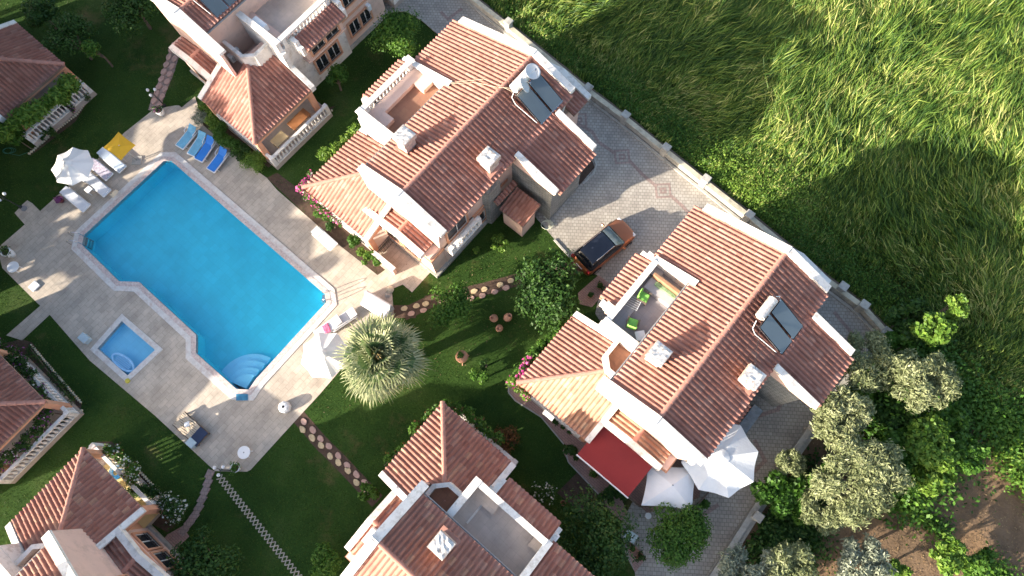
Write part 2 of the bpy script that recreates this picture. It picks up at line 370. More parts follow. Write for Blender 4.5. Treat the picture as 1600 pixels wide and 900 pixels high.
DECK = G([(0,385),(2,383),(39,351),(23,333),(35,320),(43,313),(51,318),(63,330),(83,312),(143,258),(195,207),(238,173),(262,167),(274,165),(280,165),(284,168),(305,151),
   (318,196),(345,220),(376,249),(417,278),(433,297),(488,345),(530,383),(590,430),(640,395),(668,415),(640,440),(612,452),(616,492),(560,545),(500,616),(474,644),(392,734),(386,737),(336,736),(243,650),(140,563),(78,492),(35,532),(10,524),(63,478),(4,419),(0,404),(-120,330),(-120,300)])
GX = 260
big = [Vector((-GX,-GX,0)), Vector((GX,-GX,0)), Vector((GX,GX,0)), Vector((-GX,GX,0))]
WALL_N = [(640,-70),(735,3),(795,50),(915,147),(975,192),(1037,242),(1100,292),(1165,343),(1220,388),(1290,445),(1342,484),(1376,522)]
WALL_S = [(1376,522),(1296,622),(1215,735),(1172,800),(1108,902),(1060,980)]
LAWN = [W(-120,-60), W(40,-60)]+[at(1108,902)-Vector((0,0,0)), at(1376,522)]+[at(x,y) for x,y in WALL_N[-2::-1]]+[W(-120,26)]
LAWN = [W(-130,-70), W(10,-70), at(1060,985), at(1108,902), at(1172,800), at(1215,735), at(1296,622), at(1376,522)]+[at(x,y) for x,y in WALL_N[-2::-1]]+[W(-130,24)]
sheet('ground', [big, POOL, KID], -.03, M['soil'])
sheet('lawn', [LAWN, POOL, KID], 0.0, M['lawn'])
sheet('pool_terrace', [DECK, POOLc, KIDc], .02, M['deck'])
DRIVE = G([(575,-70),(640,-70),(735,3),(795,50),(915,147),(975,192),(1037,242),(1100,292),(1165,343),(1220,388),(1290,445),(1342,484),(1376,522),
   (1296,622),(1215,735),(1172,800),(1108,902),(1060,985),(1000,985),(992,894),(975,862),(968,822),(985,790),(1040,700),(1000,600),(930,490),(942,436),(893,405),(868,376),(848,352),(800,300),(750,150),(687,55),(664,34),(640,20),(617,18),(590,30)])
sheet('driveway', [DRIVE], .012, M['paver'])
BRICK = G([(795,603),(815,598),(870,650),(905,690),(930,725),(960,755),(980,800),(972,814),(953,800),(939,775),(888,722),(879,705),(884,695),(846,652),(805,625),(793,612)])
sheet('brick_path', [BRICK], .018, M['brickpath'])
sheet('brick_path', [G([(903,458),(935,430),(955,445),(925,480),(905,475)])], .0185, M['brickpath'])
sheet('brick_path', [G([(978,850),(985,846),(1010,872),(992,895)])], .019, M['brickpath'])
sheet('patio', [G([(898,690),(940,650),(1110,700),(1092,778),(1012,802),(978,772)])], .022, M['brickpath'])
# coping rings and basins
def ring(name, inner, d0, d1, z0, z1, m):
    A = off_poly(inner, d0); B = off_poly(inner, d1); n = len(A); mb = MB()
    for i in range(n):
        j = (i+1)%n; a0,a1,b0,b1 = A[i],A[j],B[i],B[j]
        mb.face([(a0.x,a0.y,z1),(a1.x,a1.y,z1),(b1.x,b1.y,z1),(b0.x,b0.y,z1)])
        mb.face([(a0.x,a0.y,z0),(a1.x,a1.y,z0),(a1.x,a1.y,z1),(a0.x,a0.y,z1)])
        mb.face([(b0.x,b0.y,z0),(b1.x,b1.y,z0),(b1.x,b1.y,z1),(b0.x,b0.y,z1)])
    o = mb.build(name, m); o['kind'] = 'structure'; return o
ring('pool_edge', POOL, 0, .30, -.2, .075, M['coping2']); ring('pool_edge', POOL, .30, .62, -.2, .06, M['coping'])
ring('pool_edge', KID, 0, .32, -.2, .06, M['coping'])
def basin(P, depth, m, name='pool_basin'):
    n = len(P); mb = MB(); mb.face([(p.x,p.y,-depth) for p in P])
    for i in range(n):
        a, b = P[i], P[(i+1)%n]; mb.face([(a.x,a.y,-depth),(b.x,b.y,-depth),(b.x,b.y,.05),(a.x,a.y,.05)])
    o = mb.build(name, m); o['kind'] = 'structure'
basin(POOL, 1.2, M['basin']); basin(KID, .45, M['basin2'])
sheet('water', [off_poly(POOL, -.005)], -.12, M['water']); sheet('water', [off_poly(KID, -.005)], -.12, M['water'])
# curved steps in the pool's bottom corner
cc = at(381,606); mb = MB()
for k, (r, z) in enumerate(((2.2,-.98),(1.75,-.76),(1.3,-.54),(.85,-.32))):
    dirv = (at(350,480)-cc); a0 = math.atan2(dirv.y, dirv.x)
    pts = [(cc.x+r*math.cos(a0+t), cc.y+r*math.sin(a0+t)) for t in np.linspace(-R_(48), R_(48), 14)]
    mb.prism([(cc.x,cc.y)]+pts, -1.2, z)
o = mb.build('pool_steps', M['basin2']); tag(o, 'curved pale blue steps in the bottom corner of the large pool', 'pool steps')
o = MB(); q = [at(370,616), at(388,616), at(388,626), at(370,626)]
mb = MB(); mb.prism([(p.x,p.y) for p in q], .02, .10)
tag(mb.build('skimmer_lid', mat('blue_tile',(.04,.20,.34),.3,.25,5,spec=.5)), 'small dark blue square lid at the bottom tip of the pool', 'pool cover')
# driveway pattern of red pavers
def strip(name, pts, wd, z, m, kind='structure'):
    mb = MB()
    for a, b in zip(pts, pts[1:]):
        d = (b-a); d.z = 0; d.normalize(); s = Vector((-d.y,d.x,0))*wd/2; a2 = a-d*wd/2; b2 = b+d*wd/2
        mb.face([(p.x,p.y,z) for p in (a2-s,a2+s,b2+s,b2-s)]); z += .0006
    o = mb.build(name, m); o['kind'] = kind; return o
for (cx, cy) in ((972,245),(1036,298),(905,188)):
    c = at(cx, cy)
    for r in (.62,.2):
        P = [c+Vector((r*math.cos(a), r*math.sin(a), 0)) for a in (R_(48),R_(138),R_(228),R_(318),R_(48))]
        strip('paving_pattern', P, .14, .017, M['redpaver'])
for pts in ([(897,190),(925,206),(935,222),(958,238)],[(985,253),(1003,272),(1012,280),(1024,290)],[(1048,306),(1066,322),(1078,335)],[(1305,490),(1330,520),(1320,535)],
            [(1235,600),(1215,640),(1185,650)],[(1120,790),(1090,810)],[(1180,690),(1195,720),(1170,745)],[(720,15),(700,30),(690,20)]):
    strip('paving_pattern', G(pts), .22, .0165, M['redpaver'])
# kerb line of the drive
def kerb(name, pts, wd=.12, z1=.1, m='conc', label=None, cat=None):
    mb = MB()
    for a, b in zip(pts, pts[1:]): mb.beam((a.x,a.y,z1), (b.x,b.y,z1), wd, z1)
    o = mb.build(name, M[m])
    if label: tag(o, label, cat)
    else: o['kind'] = 'structure'
    return o
kerb('kerb', G([(866,375),(893,405),(905,418)])); kerb('kerb', G([(587,28),(605,20),(633,17),(660,32),(689,57)]))
kerb('kerb', G([(911,288),(927,272),(932,258),(928,248)])); kerb('kerb', G([(1374,526),(1294,626),(1212,738),(1168,804),(1102,906)]), .16, .12)
kerb('kerb', [p+Vector((0,0,0)) for p in G([(700,-20),(792,54),(912,151),(972,197),(1033,247),(1096,297),(1160,348),(1216,393),(1286,450),(1338,490),(1368,522)])], .16,.12)
kerb('kerb', G([(882,700),(888,722),(939,776)]), .07, .05); kerb('kerb', G([(846,652),(881,694)]), .07,.05); kerb('kerb', G([(794,600),(795,614),(805,626),(846,652)]), .07,.05)
# dark soil beside B wing
sheet('flower_bed', [G([(905,290),(915,278),(929,262),(925,250),(900,270)])], .02, M['bedsoil'])
# lawn beds
for pts in ([(380,235),(470,180),(525,165),(420,262)], [(35,530),(50,535),(128,632),(125,645),(10,750),(-10,740),(-10,540)],
            [(150,690),(175,690),(272,795),(280,815),(262,832),(240,820)], [(318,196),(376,249),(385,240),(400,232),(320,170)],
            [(433,270),(417,278),(488,345),(530,383),(590,430),(604,418),(560,370),(480,305)],
            [(45,245),(120,175),(135,140),(142,152),(118,190),(60,235)],[(870,770),(905,800),(965,795),(950,770),(905,735)]):
    sheet('flower_bed', [G(pts)], .01, M['bedsoil'])
# ---- field and orchard ground
FIELD = [at(x,y) for x,y in WALL_N]
up = Vector((VV_.x, VV_.y, 0))
fld = [p+up*.35 for p in FIELD]; fld = [W(-130,25.2)]+fld+[at(1376,522)+Vector((1.5,.2,0)), at(1500,590), at(1640,660), at(1900,760), W(160,0), W(160,160), W(-130,160)]
sheet('field', [fld], -.02, mat('field_soil', (.05,.075,.02), .95, .3, 1, .5, 8))
# stepping stones and tiles
def stone(px, py, m, label, group, r=.22, el=1.45, rot=0.0, h=.05, sq=False):
    c = at(px, py); n = 4 if sq else 10; rr = random.Random(int(px*7+py))
    P = []
    for k in range(n):
        a = 2*math.pi*k/n+(math.pi/4 if sq else 0); q = r*(1 if sq else rr.uniform(.85,1.1))
        x, y = q*el*math.cos(a), q*math.sin(a); P.append((x*math.cos(rot)-y*math.sin(rot), x*math.sin(rot)+y*math.cos(rot)))
    mb = MB(); mb.prism(P, 0, h*.7); mb.prism([(x*.9,y*.9) for x,y in P], h*.7, h)
    o = mb.build('stepping_stone', m); o.location = (c.x,c.y,.012); tag(o, label, 'stepping stone', group)
def spath(pts, wd, z, m): strip('garden_path', G(pts), wd, z, m)
spath([(470,655),(500,690),(535,725),(582,775)], .82, .006, M['bedsoil'])
YL = [(473,671),(488,684),(502,696),(516,713),(529,723),(544,735),(557,754),(572,769)]; PL = [(475,659),(489,672),(501,685),(514,697),(529,712),(543,727),(557,741),(570,754)]
g = 'stepping stones on the path from the pool to the lower villa'
for i,(x,y) in enumerate(YL): stone(x,y,M['pathstone_y'],'ochre stepping stone on the left side of the path by the lower villa',g,rot=R_(-50),r=.165)
for i,(x,y) in enumerate(PL): stone(x,y,M['pathstone_p'],'pinkish stepping stone on the right side of the path by the lower villa',g,rot=R_(-50),r=.165)
spath([(615,487),(640,487),(675,470),(720,460),(770,448),(815,435),(850,425),(905,418)], .8, .0065, M['bedsoil'])
g = 'stepping stones on the path from the pool to the driveway'
for (x,y) in [(632,482),(651,478),(665,475),(724,459),(741,455),(757,452),(781,445),(798,439),(872,420)]: stone(x,y,M['pathstone_y'],'ochre stepping stone in the upper row of the path to the driveway',g,rot=R_(15),el=1.35,r=.165)
for (x,y) in [(643,490),(662,485),(736,466),(754,462),(773,456),(791,450),(690,470)]: stone(x,y,M['pathstone_p'],'pinkish stepping stone in the lower row of the path to the driveway',g,rot=R_(15),el=1.35,r=.165)
spath([(243,165),(248,150),(262,115),(275,75)], .8, .0062, M['redpaver'])
g = 'stepping stones leading to the upper left villa'
for k in range(8):
    t = k/7; x = 241+(268-241)*t; y = 158+(78-158)*t
    stone(x, y, M['pathstone_p'], 'pinkish stepping stone in the left row beside the upper left villa', g, r=.2, rot=R_(68), el=1.3)
    stone(x+9, y+5-3*t, M['pathstone_p'], 'pinkish stepping stone in the right row beside the upper left villa', g, r=.19, rot=R_(68), el=1.3)
g = 'square red paving slabs leading to the bottom left villa'
for k,(x,y) in enumerate([(328,741),(325,754),(321,767),(316,780),(311,793),(304,806),(296,817),(287,829)]):
    stone(x,y,M['redpaver'],'square red slab in the curved row below the pool terrace',g,r=.30,rot=R_(70-k*3),sq=True,el=1.15)
sheet('brick_path', [G([(240,862),(262,835),(285,822),(296,838),(268,865),(250,880)])], .015, M['brickpath'])
# concrete lattice strip
mb = MB(); a, b = at(343,745), at(470,905); d = (b-a); L = d.length; d.normalize(); s = Vector((-d.y,d.x,0))
N = int(L/.26)
for k in range(N):
    for e in (-1,1):
        p = a+d*(k*.26)+s*(.2*e); q = a+d*((k+1)*.26)-s*(.2*e)
        mb.beam((p.x,p.y,.04+(.002 if e>0 else 0)), (q.x,q.y,.04+(.002 if e>0 else 0)), .055, .04)
tag(mb.build('lattice_walkway', mat('lattice_concrete',(.40,.36,.29),.9,.25,4)), 'narrow lattice of pale concrete blocks laid across the lower lawn', 'walkway')
# ---- boundary walls
def bwall(name, pts, outn, h, label, cat='wall', pill=(), m='yconc', col='pink'):
    P = G(pts); base = empty(name, P[len(P)//2]); tag(base, label, cat)
    mb = MB(); mb.world = True
    for a, b in zip(P, P[1:]): mb.beam((a.x,a.y,h), (b.x,b.y,h), .24, h+.3)
    mb.build('wall_body', M['conc'], base)
    mb = MB(); mb.world = True
    for a, b in zip(P, P[1:]): mb.beam((a.x,a.y,h+.07), (b.x,b.y,h+.07), .32, .07)
    mb.build('coping', M[m], base)
    mb = MB(); mb.world = True
    for a, b in zip(P, P[1:]):
        o_ = outn*.30; mb.beam((a.x+o_.x,a.y+o_.y,h-.25), (b.x+o_.x,b.y+o_.y,h-.25), .35, h)
    mb.build('footing', M['bark'] if m == 'yconc' else M['conc'], base)
    for (x, y) in pill:
        c = at(x, y, .0); t = MB(); t.world = True
        ang = math.atan2(outn.y, outn.x)
        T = lambda X,Y,Z,c=c,ang=ang: (c.x+X*math.cos(ang)-Y*math.sin(ang), c.y+X*math.sin(ang)+Y*math.cos(ang), Z)
        t.T = T; t.bevbox(-.2,.2,-.2,.2,0,h+.45,.02); t.bevbox(-.26,.26,-.26,.26,h+.45,h+.55,.03)
        t.build('pillar', M['conc'], base)
OUTN = Vector((VV_.x,VV_.y,0)); OUTS = Vector((UV_.x,UV_.y,0))
bwall('boundary_wall', WALL_N, OUTN, .55, 'long low concrete wall with square pillars between the driveway and the tall grass', pill=[(728,-3),(795,49),(917,150),(974,192),(1036,242),(1097,290),(1163,345),(1306,455),(1338,483)])
bwall('boundary_wall', WALL_S, OUTS, .45, 'low grey concrete wall with dark pillars between the driveway and the olive grove', m='conc', pill=[(1374,524),(1262,668),(1176,806),(1124,884)])
# ================================================================ villas
def frame(u0, v0, ex, ey):
    def T(x, y, z):
        return W(u0+ex[0]*x+ey[0]*y, v0+ex[1]*x+ey[1]*y, z)
    return T
PITCH, COURSE = .25, .38
PROF = [(0.0,-.022),(.10,.028),(.22,.058),(.35,.070),(.48,.058),(.60,.028),(.70,-.022),(.85,-.034)]
def tiles(name, T, O, e, s, poly, m, parent, a_org=0.0):
    """O local origin on the eave line, e along the eave, s up the slope (unit vectors), poly in (a,b)"""
    O, e, s = Vector(O), Vector(e).normalized(), Vector(s).normalized(); n = e.cross(s)
    if n.z < 0: n = -n
    a0, a1 = min(p[0] for p in poly), max(p[0] for p in poly); b0, b1 = min(p[1] for p in poly), max(p[1] for p in poly)
    bm = bmesh.new(); uvl = bm.loops.layers.uv.new("UVMap")
    i0, i1 = math.floor((a0-a_org)/PITCH), math.ceil((a1-a_org)/PITCH); j0, j1 = math.floor(b0/COURSE), math.ceil(b1/COURSE)
    A = [(a_org+(i+f)*PITCH, h, i) for i in range(i0, i1) for f, h in PROF]; A.append((a_org+i1*PITCH, PROF[0][1], i1-1))
    rnd = random.Random(hash((round(O.x,2), round(O.y,2), name)) & 0xffff)
    prev = None
    for j in range(j0, j1):
        lo, hi = j*COURSE, (j+1)*COURSE; jit = {i: rnd.uniform(-.012,.012) for i in range(i0, i1+1)}
        r0 = [bm.verts.new((a, lo, h+.028+jit[i])) for a, h, i in A]; r1 = [bm.verts.new((a, hi, h+jit[i]*.4)) for a, h, i in A]
        for k in range(len(A)-1):
            f = bm.faces.new((r0[k], r0[k+1], r1[k+1], r1[k])); f.smooth = True
            for l in f.loops: l[uvl].uv = (A[k][2]+.5, j+.5)
        if prev:
            for k in range(len(A)-1):
                f = bm.faces.new((prev[k], prev[k+1], r0[k+1], r0[k]))
                for l in f.loops: l[uvl].uv = (A[k][2]+.5, j+.5)
        prev = r1
    cx = sum(p[0] for p in poly)/len(poly); cy = sum(p[1] for p in poly)/len(poly)
    for k in range(len(poly)):
        p, q = poly[k], poly[(k+1)%len(poly)]; nx, ny = q[1]-p[1], -(q[0]-p[0])
        if (cx-p[0])*nx+(cy-p[1])*ny > 0: nx, ny = -nx, -ny
        bmesh.ops.bisect_plane(bm, geom=bm.verts[:]+bm.edges[:]+bm.faces[:], plane_co=(p[0],p[1],0), plane_no=(nx,ny,0), clear_outer=True)
    off = Vector((0,0,0)); r = parent
    while r is not None: off = off+r.location; r = r.parent
    for v in bm.verts:
        c = v.co; L = O+e*c.x+s*c.y+n*(c.z+.05); v.co = Vector(T(L.x, L.y, L.z))-off
    bmesh.ops.recalc_face_normals(bm, faces=bm.faces)
    if bm.faces:
        zs = sum(f.normal.z for f in bm.faces)
        if zs < 0: bmesh.ops.reverse_faces(bm, faces=bm.faces)
    me = bpy.data.meshes.new(name); bm.to_mesh(me); bm.free(); me.materials.append(m)
    o = bpy.data.objects.new(name, me); COL.objects.link(o); adopt(o, parent); return o
def plane_tiles(name, T, pts, m, parent, down, deck=True):
    """pts: 3D local points of a convex planar polygon; down: horizontal dir of fall (unit, axis aligned)"""
    P = [Vector(p) for p in pts]; D = Vector((down[0], down[1], 0))
    lo = min(P, key=lambda p: -p.dot(D)); e = Vector((-D.y, D.x, 0))
    nn = (P[1]-P[0]).cross(P[2]-P[0]).normalized()
    s = e.cross(nn).normalized()
    if s.z < 0: s = -s
    poly = [((p-lo).dot(e), (p-lo).dot(s)) for p in P]
    # keep tile rows aligned between neighbouring planes: origin snapped to the villa frame
    org = -(lo.dot(e)) % PITCH
    o = tiles(name, T, lo, e, s, poly, m, parent, a_org=org-PITCH)
    if deck:
        mb = MB(T); n = nn if nn.z > 0 else -nn
        a = [mb.pt(p+n*.015) for p in P]; b = [mb.pt(p-Vector((0,0,.13))) for p in P]; k = len(P)
        for i in range(k): mb.f.append([a[i], a[(i+1)%k], b[(i+1)%k], b[i]])
        mb.f.append(a); mb.f.append(b[::-1])
        mb.build('eaves', M['eaves'], o)
    return o
M['eaves'] = mat('eaves_timber', (.30,.20,.15), .85, .15, 3)
def ridge_line(T, p, q, parent, name='ridge_tiles', m='ridge', r=.12):
    p, q = Vector(p), Vector(q); d = q-p; L = d.length; d.normalize(); s = d.cross(Vector((0,0,1))).normalized(); u = s.cross(d)
    mb = MB(T); N = max(1, int(L/.42)); st = L/N
    for k in range(N):
        a = p+d*(k*st-.03); b = p+d*((k+1)*st)
        R0, R1 = r*1.18, r*.95; rg = []
        for c, R in ((a, R0), (b, R1)):
            rg.append([mb.pt(c+s*(R*math.cos(t))+u*(R*math.sin(t)*.9+.02)) for t in np.linspace(-.35, math.pi+.35, 9)])
        for j in range(8): mb.f.append([rg[0][j], rg[0][j+1], rg[1][j+1], rg[1][j]])
        mb.f.append(rg[0])
    return mb.build(name, M[m], parent)
def window(T, parent, face, c, d, z0, z1, w, n=1, grille=True, trim='orange', name='window'):
    """face: '-x','-y','+x' wall normal; c centre along wall; d wall plane coordinate"""
    def L(a, out, z):
        if face == '-x': return (d-out, a, z)
        if face == '+x': return (d+out, a, z)
        if face == '-y': return (a, d-out, z)
        return (a, d+out, z)
    TT = lambda a, o, z: T(*L(a, o, z))
    fr = MB(TT); t = .12; a0, a1 = c-w/2, c+w/2
    fr.box(a0-t, a0, -.02, .10, z0-t, z1+t); fr.box(a1, a1+t, -.02, .10, z0-t, z1+t)
    fr.box(a0, a1, -.02, .12, z0-t, z0); fr.box(a0, a1, -.02, .10, z1, z1+t)
    for k in range(1, n):
        x = a0+(a1-a0)*k/n; fr.box(x-.09, x+.09, -.02, .09, z0, z1)
    o = fr.build(name, M[trim], parent)
    g = MB(TT); g.box(a0, a1, -.02, .012, z0, z1); g.build('pane', M['glass'], o)
    sr = MB(TT)
    for k in range(n):
        x0 = a0+(a1-a0)*k/n+(.09 if k else 0); x1 = a0+(a1-a0)*(k+1)/n-(.09 if k < n-1 else 0); mdl = (x0+x1)/2
        for q in ((x0,x0+.05),(x1-.05,x1),(mdl-.03,mdl+.03)): sr.box(q[0], q[1], .012, .035, z0, z1)
        sr.box(x0, x1, .013, .034, z0, z0+.05); sr.box(x0, x1, .013, .034, z1-.05, z1)
    sr.build('sash', M['white'], o)
    if grille:
        gr = MB(TT)
        for k in range(int(w/.13)): x = a0+.06+k*.13; gr.box(x, x+.014, .07, .084, z0, z0+.45)
        gr.box(a0, a1, .068, .088, z0+.43, z0+.46); gr.box(a0, a1, .068, .088, z0+.05, z0+.08); gr.build('grille', M['iron'], o)
    return o
_bal = {}
def balustrade(T, parent, p, q, z0, h=.85, posts=(1,1), individual=False, m='white', name='balustrade', pitch=.26):
    p, q = Vector((*p, 0)), Vector((*q, 0)); d = q-p; L = d.length; d.normalize(); mb = MB(T)
    mb.beam((p.x,p.y,z0+.08), (q.x,q.y,z0+.08), .2, .08); mb.beam((p.x,p.y,z0+h), (q.x,q.y,z0+h), .2, .1)
    for c in [c for c,k in ((p,posts[0]),(q,posts[1])) if k]: mb.box(c.x-.13, c.x+.13, c.y-.13, c.y+.13, z0, z0+h+.06)
    N = int(L/pitch); prof = [(.04,0),(.075,.05),(.085,.2),(.045,.38),(.04,.5),(.07,.62),(.045,h-.18)]
    if not individual:
        for k in range(1, N): c = p+d*(L*k/N); mb.lathe((c.x,c.y,z0+.07), prof, 6)
        return mb.build(name, M[m], parent)
    o = mb.build(name, M[m], parent); me = None
    off = Vector((0,0,0)); r = o
    while r is not None: off = off+r.location; r = r.parent
    for k in range(1, N):
        c = p+d*(L*k/N); wp = T(c.x, c.y, z0+.07)
        if me is None:
            b = MB(); b.lathe((0,0,0), prof, 8); x = b.build('baluster', M[m], o); me = x.data
        else: x = bpy.data.objects.new('baluster', me); COL.objects.link(x); adopt(x, o)
        x.location = Vector(wp)-off
    return o
ZR, KS = 6.95, .32
def rz(x): return ZR-KS*abs(x)
def chimney(T, parent, x, y, top, metal=True, red=False):
    mb = MB(T); b0 = rz(x)-.4
    for (z0,z1,w0,w1) in ((b0, top-.55, .36,.36),(top-.55, top-.42,.36,.46),(top-.42,top-.06,.46,.46)):
        a = [mb.pt((x+sx_*w0, y+sy_*w0, z0)) for sx_,sy_ in ((-1,-1),(1,-1),(1,1),(-1,1))]; b = [mb.pt((x+sx_*w1, y+sy_*w1, z1)) for sx_,sy_ in ((-1,-1),(1,-1),(1,1),(-1,1))]
        for k in range(4): mb.f.append([a[k],a[(k+1)%4],b[(k+1)%4],b[k]])
        mb.f.append(b)
    o = mb.build('chimney', M['chim'], parent)
    c = MB(T); rr = random.Random(int(x*50+y*9)); n = 6; g = {}
    for i in range(n+1):
        for j in range(n+1):
            edge = i in (0,n) or j in (0,n)
            g[i,j] = c.pt((x-.44+.88*i/n, y-.44+.88*j/n, top-.05+(0 if edge else rr.uniform(.0,.07))))
    for i in range(n):
        for j in range(n): c.f.append([g[i,j],g[i+1,j],g[i+1,j+1],g[i,j+1]])
    c.build('cap', M['foil'], o)
    f = MB(T); f.box(x-.55, x+.55, y-.55, y+.55, rz(x)-.25, rz(x)+.04)
    f.build('flashing', M['ridge'], o)
    return o
M['chim'] = mat('chimney_render', (.50,.40,.34), .9, .3, 5, .4, 20, dirt=(.27,.25,.23), dscale=3)
M['foil'] = mat('crumpled_metal', (.56,.55,.54), .45, .35, 7, metal=.35, spec=.5, dirt=(.33,.24,.18), dscale=4)

def villa(u0, v0, ex, ey, label, nw=-5.1, sx=-1.75, px=-1.9, well=True, floorm='greyfloor', benchm='pink', gwin=False, tbal=False, tm='tile', dusty=False, rail=False, det=True, ch=((-1.85,2.35,7.75),(2.25,4.4,7.35)), zoff=0.0, eo=2.75, dy=0.0, wellm='brownfloor', deep=False):
    T0 = frame(u0, v0, ex, ey); T = (lambda x,y,z: T0(x,y,z+zoff)) if zoff else T0
    base = empty('villa', T(0,4,0)); tag(base, label, 'house', 'pink villas with tiled roofs around the pool')
    tile, tile2 = M[tm], M['tile_var'] if dusty else M[tm]
    # --- body
    mb = MB(T); r = lambda x: rz(x)-.14
    wx = -(eo-.15); ty0, ty1 = 2.3+dy, 6.93+dy
    mb.xz([(wx,0),(2.35,0),(2.35,r(2.35)),(0,r(0)),(wx,r(wx))], -.1, ty1-.03)
    xn = nw+.55
    mb.xz([(xn,0),(2.352,0),(2.352,r(2.35)),(0,r(0)),(xn,r(xn))], ty1-.03, 10.62)
    body = mb.build('wall', M['pink'], base)
    mb = MB(T); mb.box(nw+.3, wx+.01, ty0+.05, ty1-.04, 0, 4.85)
    mb.xz([(nw+.25,4.2),(wx,4.85),(wx,rz(wx)+.18),(nw+.25,rz(nw+.25)+.22)], ty1-.21, ty1)
    mb.box(nw+.18, wx, ty0, ty0+.28, 3.6, 5.72); mb.box(nw+.18, nw+.40, ty0+.28, ty1-.21, 3.6, 5.0)
    mb.build('terrace_wall', M['white'], base)
    if det:
        mb = MB(T); mb.box(nw+.10, wx, ty0-.05, ty0+.33, 5.72, 5.80); mb.box(nw+.12, nw+.44, ty0+.33, ty1-.21, 5.64, 5.76)
        mb.beam((nw+.1,ty1-.1,rz(nw+.1)+.30), (wx+.12,ty1-.1,rz(wx)+.26), .34, .09)
        mb.build('coping', M['white'], base)
        if nw < -5.5 or tbal: balustrade(T, base, (nw+.3,ty0+.6), (nw+.3,ty1-.43), 4.85, .82, individual=tbal)
        else:
            mb = MB(T); mb.box(nw+.2, nw+.36, ty0+.28, ty1-.21, 5.0, 5.64); mb.build('parapet', M['white'], base)
    f = MB(T); f.box(nw+.40, wx+.05, ty0+.28, ty1-.21, 4.80, 4.87); tf = f.build('terrace_floor', M[floorm], base)
    X0 = nw+.42
    if nw < -5.5: BP = [[(X0,ty0+.28),(nw+1.8,ty0+.28),(nw+1.8,ty0+1.2),(nw+1.1,ty0+1.2),(nw+1.1,ty1-1.0),(nw+1.9,ty1-1.0),(nw+1.9,ty1-.21),(X0,ty1-.21)]]
    else: BP = [[(X0,ty0+.28),(wx,ty0+.28),(wx,ty0+.95),(nw+1.0,ty0+.95),(nw+1.0,ty0+1.7),(X0,ty0+1.7)], [(X0,ty1-.75),(nw+.95,ty1-.75),(nw+.95,ty1-.21),(X0,ty1-.21)]]
    for q_ in BP: b = MB(T); b.prism(q_, 4.87, 5.2 if nw < -5.5 else 5.12); b.build('bench', M[benchm], base)
    # --- main roof
    def Z(x): return rz(x)
    y0, y1 = .12, 10.75
    r1 = plane_tiles('roof', T, [(0,y0,ZR),(-eo,y0,Z(eo)),(-eo,ty1+.02,Z(eo)),(0,ty1+.02,ZR)], tile, base, (-1,0))
    plane_tiles('roof', T, [(0,ty1+.02,ZR),(nw,ty1+.02,Z(nw)),(nw,y1,Z(nw)),(0,y1,ZR)], tile, base, (-1,0))
    r3 = plane_tiles('roof', T, [(0,y0,ZR),(3.0,y0,Z(3)),(3.0,y1,Z(3)),(0,y1,ZR)], tile, base, (1,0))
    plane_tiles('roof', T, [(3.0,5.95,Z(3)),(6.0,5.95,Z(6)),(6.0,9.15,Z(6)),(3.0,9.15,Z(3))], tile, base, (1,0))
    ridge_line(T, (0,y0,ZR+.04), (0,y1,ZR+.04), r3)
    if det:
        for c in ch: chimney(T, r1 if c[0] < 0 else r3, *c)
    mb = MB(T); mb.tube([(-eo-.08,y0-.05,Z(eo+.1)+.02),(-eo-.08,ty1-.25,Z(eo+.1)+.0)], .045, 6); mb.build('gutter', M['gutter'], base)
    # gable copings
    mb = MB(T)
    mb.beam((-3.2,-.12,Z(3.2)+.24),(.05,-.12,ZR+.27),.46,.20); mb.beam((-.05,-.12,ZR+.27),(2.95,-.12,Z(2.95)+.24),.46,.20)
    mb.build('gable_parapet', M['white'], base)
    mb = MB(T); mb.xz([(-3.1,3.2),(2.35,3.2),(2.7,Z(2.7)+.06),(0,ZR+.08),(-3.2,Z(3.2)+.06)], -.30,-.12)
    mb.build('gable_wall', M['pink'], base)
    mb = MB(T)
    mb.beam((nw+.45,y1+.12,Z(nw+.45)+.26),(.05,y1+.12,ZR+.29),.42,.32); mb.beam((-.05,y1+.12,ZR+.29),(2.85,y1+.12,Z(2.85)+.26),.42,.32)
    mb.xz([(nw+.6,3),(2.35,3),(2.7,Z(2.7)),(0,ZR),(nw+.5,Z(nw+.5))], y1-.12,y1+.10)
    mb.build('gable_parapet', M['white'], base)
    # --- wing
    mb = MB(T); mb.xz([(2.3,0),(5.35,0),(5.35,r(5.35)),(2.3,r(2.3))], 6.1, 8.95); mb.prism([(2.3,3.4),(2.75,3.6),(2.75,4.6),(2.3,4.8)],0,4.6)
    mb.build('stone_wing', M['stone'], base)
    mb = MB(T); mb.xz([(2.7,Z(2.7)-.9),(3.0,Z(3)+.28),(5.75,Z(5.75)+.28),(5.75,Z(5.75)-.15)], 5.72,5.95)
    mb.build('wing_wall', M['pink'], base)
    mb = MB(T); mb.beam((2.95,5.82,Z(2.95)+.42),(5.85,5.82,Z(5.85)+.40),.34,.16); mb.build('wing_parapet', M['white'], base); mb = MB(T); mb.beam((3.0,9.28,Z(3.0)+.34),(5.75,9.28,Z(5.75)+.32),.34,.30)
    mb.build('wing_parapet', M['white'], base)
    # --- ground floor strip on the gable side
    mb = MB(T); mb.box(sx-.1, 2.3, -1.12, -.1, 0, 3.15); mb.box(-2.9, 1.9, -1.1, -.1, 2.9, 3.25); mb.build('lower_wall', M['pink'], base)
    k2 = .2; ze = lambda x: 3.72-k2*abs(x-.05)
    sr = plane_tiles('lower_roof', T, [(.05,-1.12,3.72),(.05,-.31,3.72),(sx,-.31,ze(sx)),(sx,-1.12,ze(sx))], tile2, base, (-1,0))
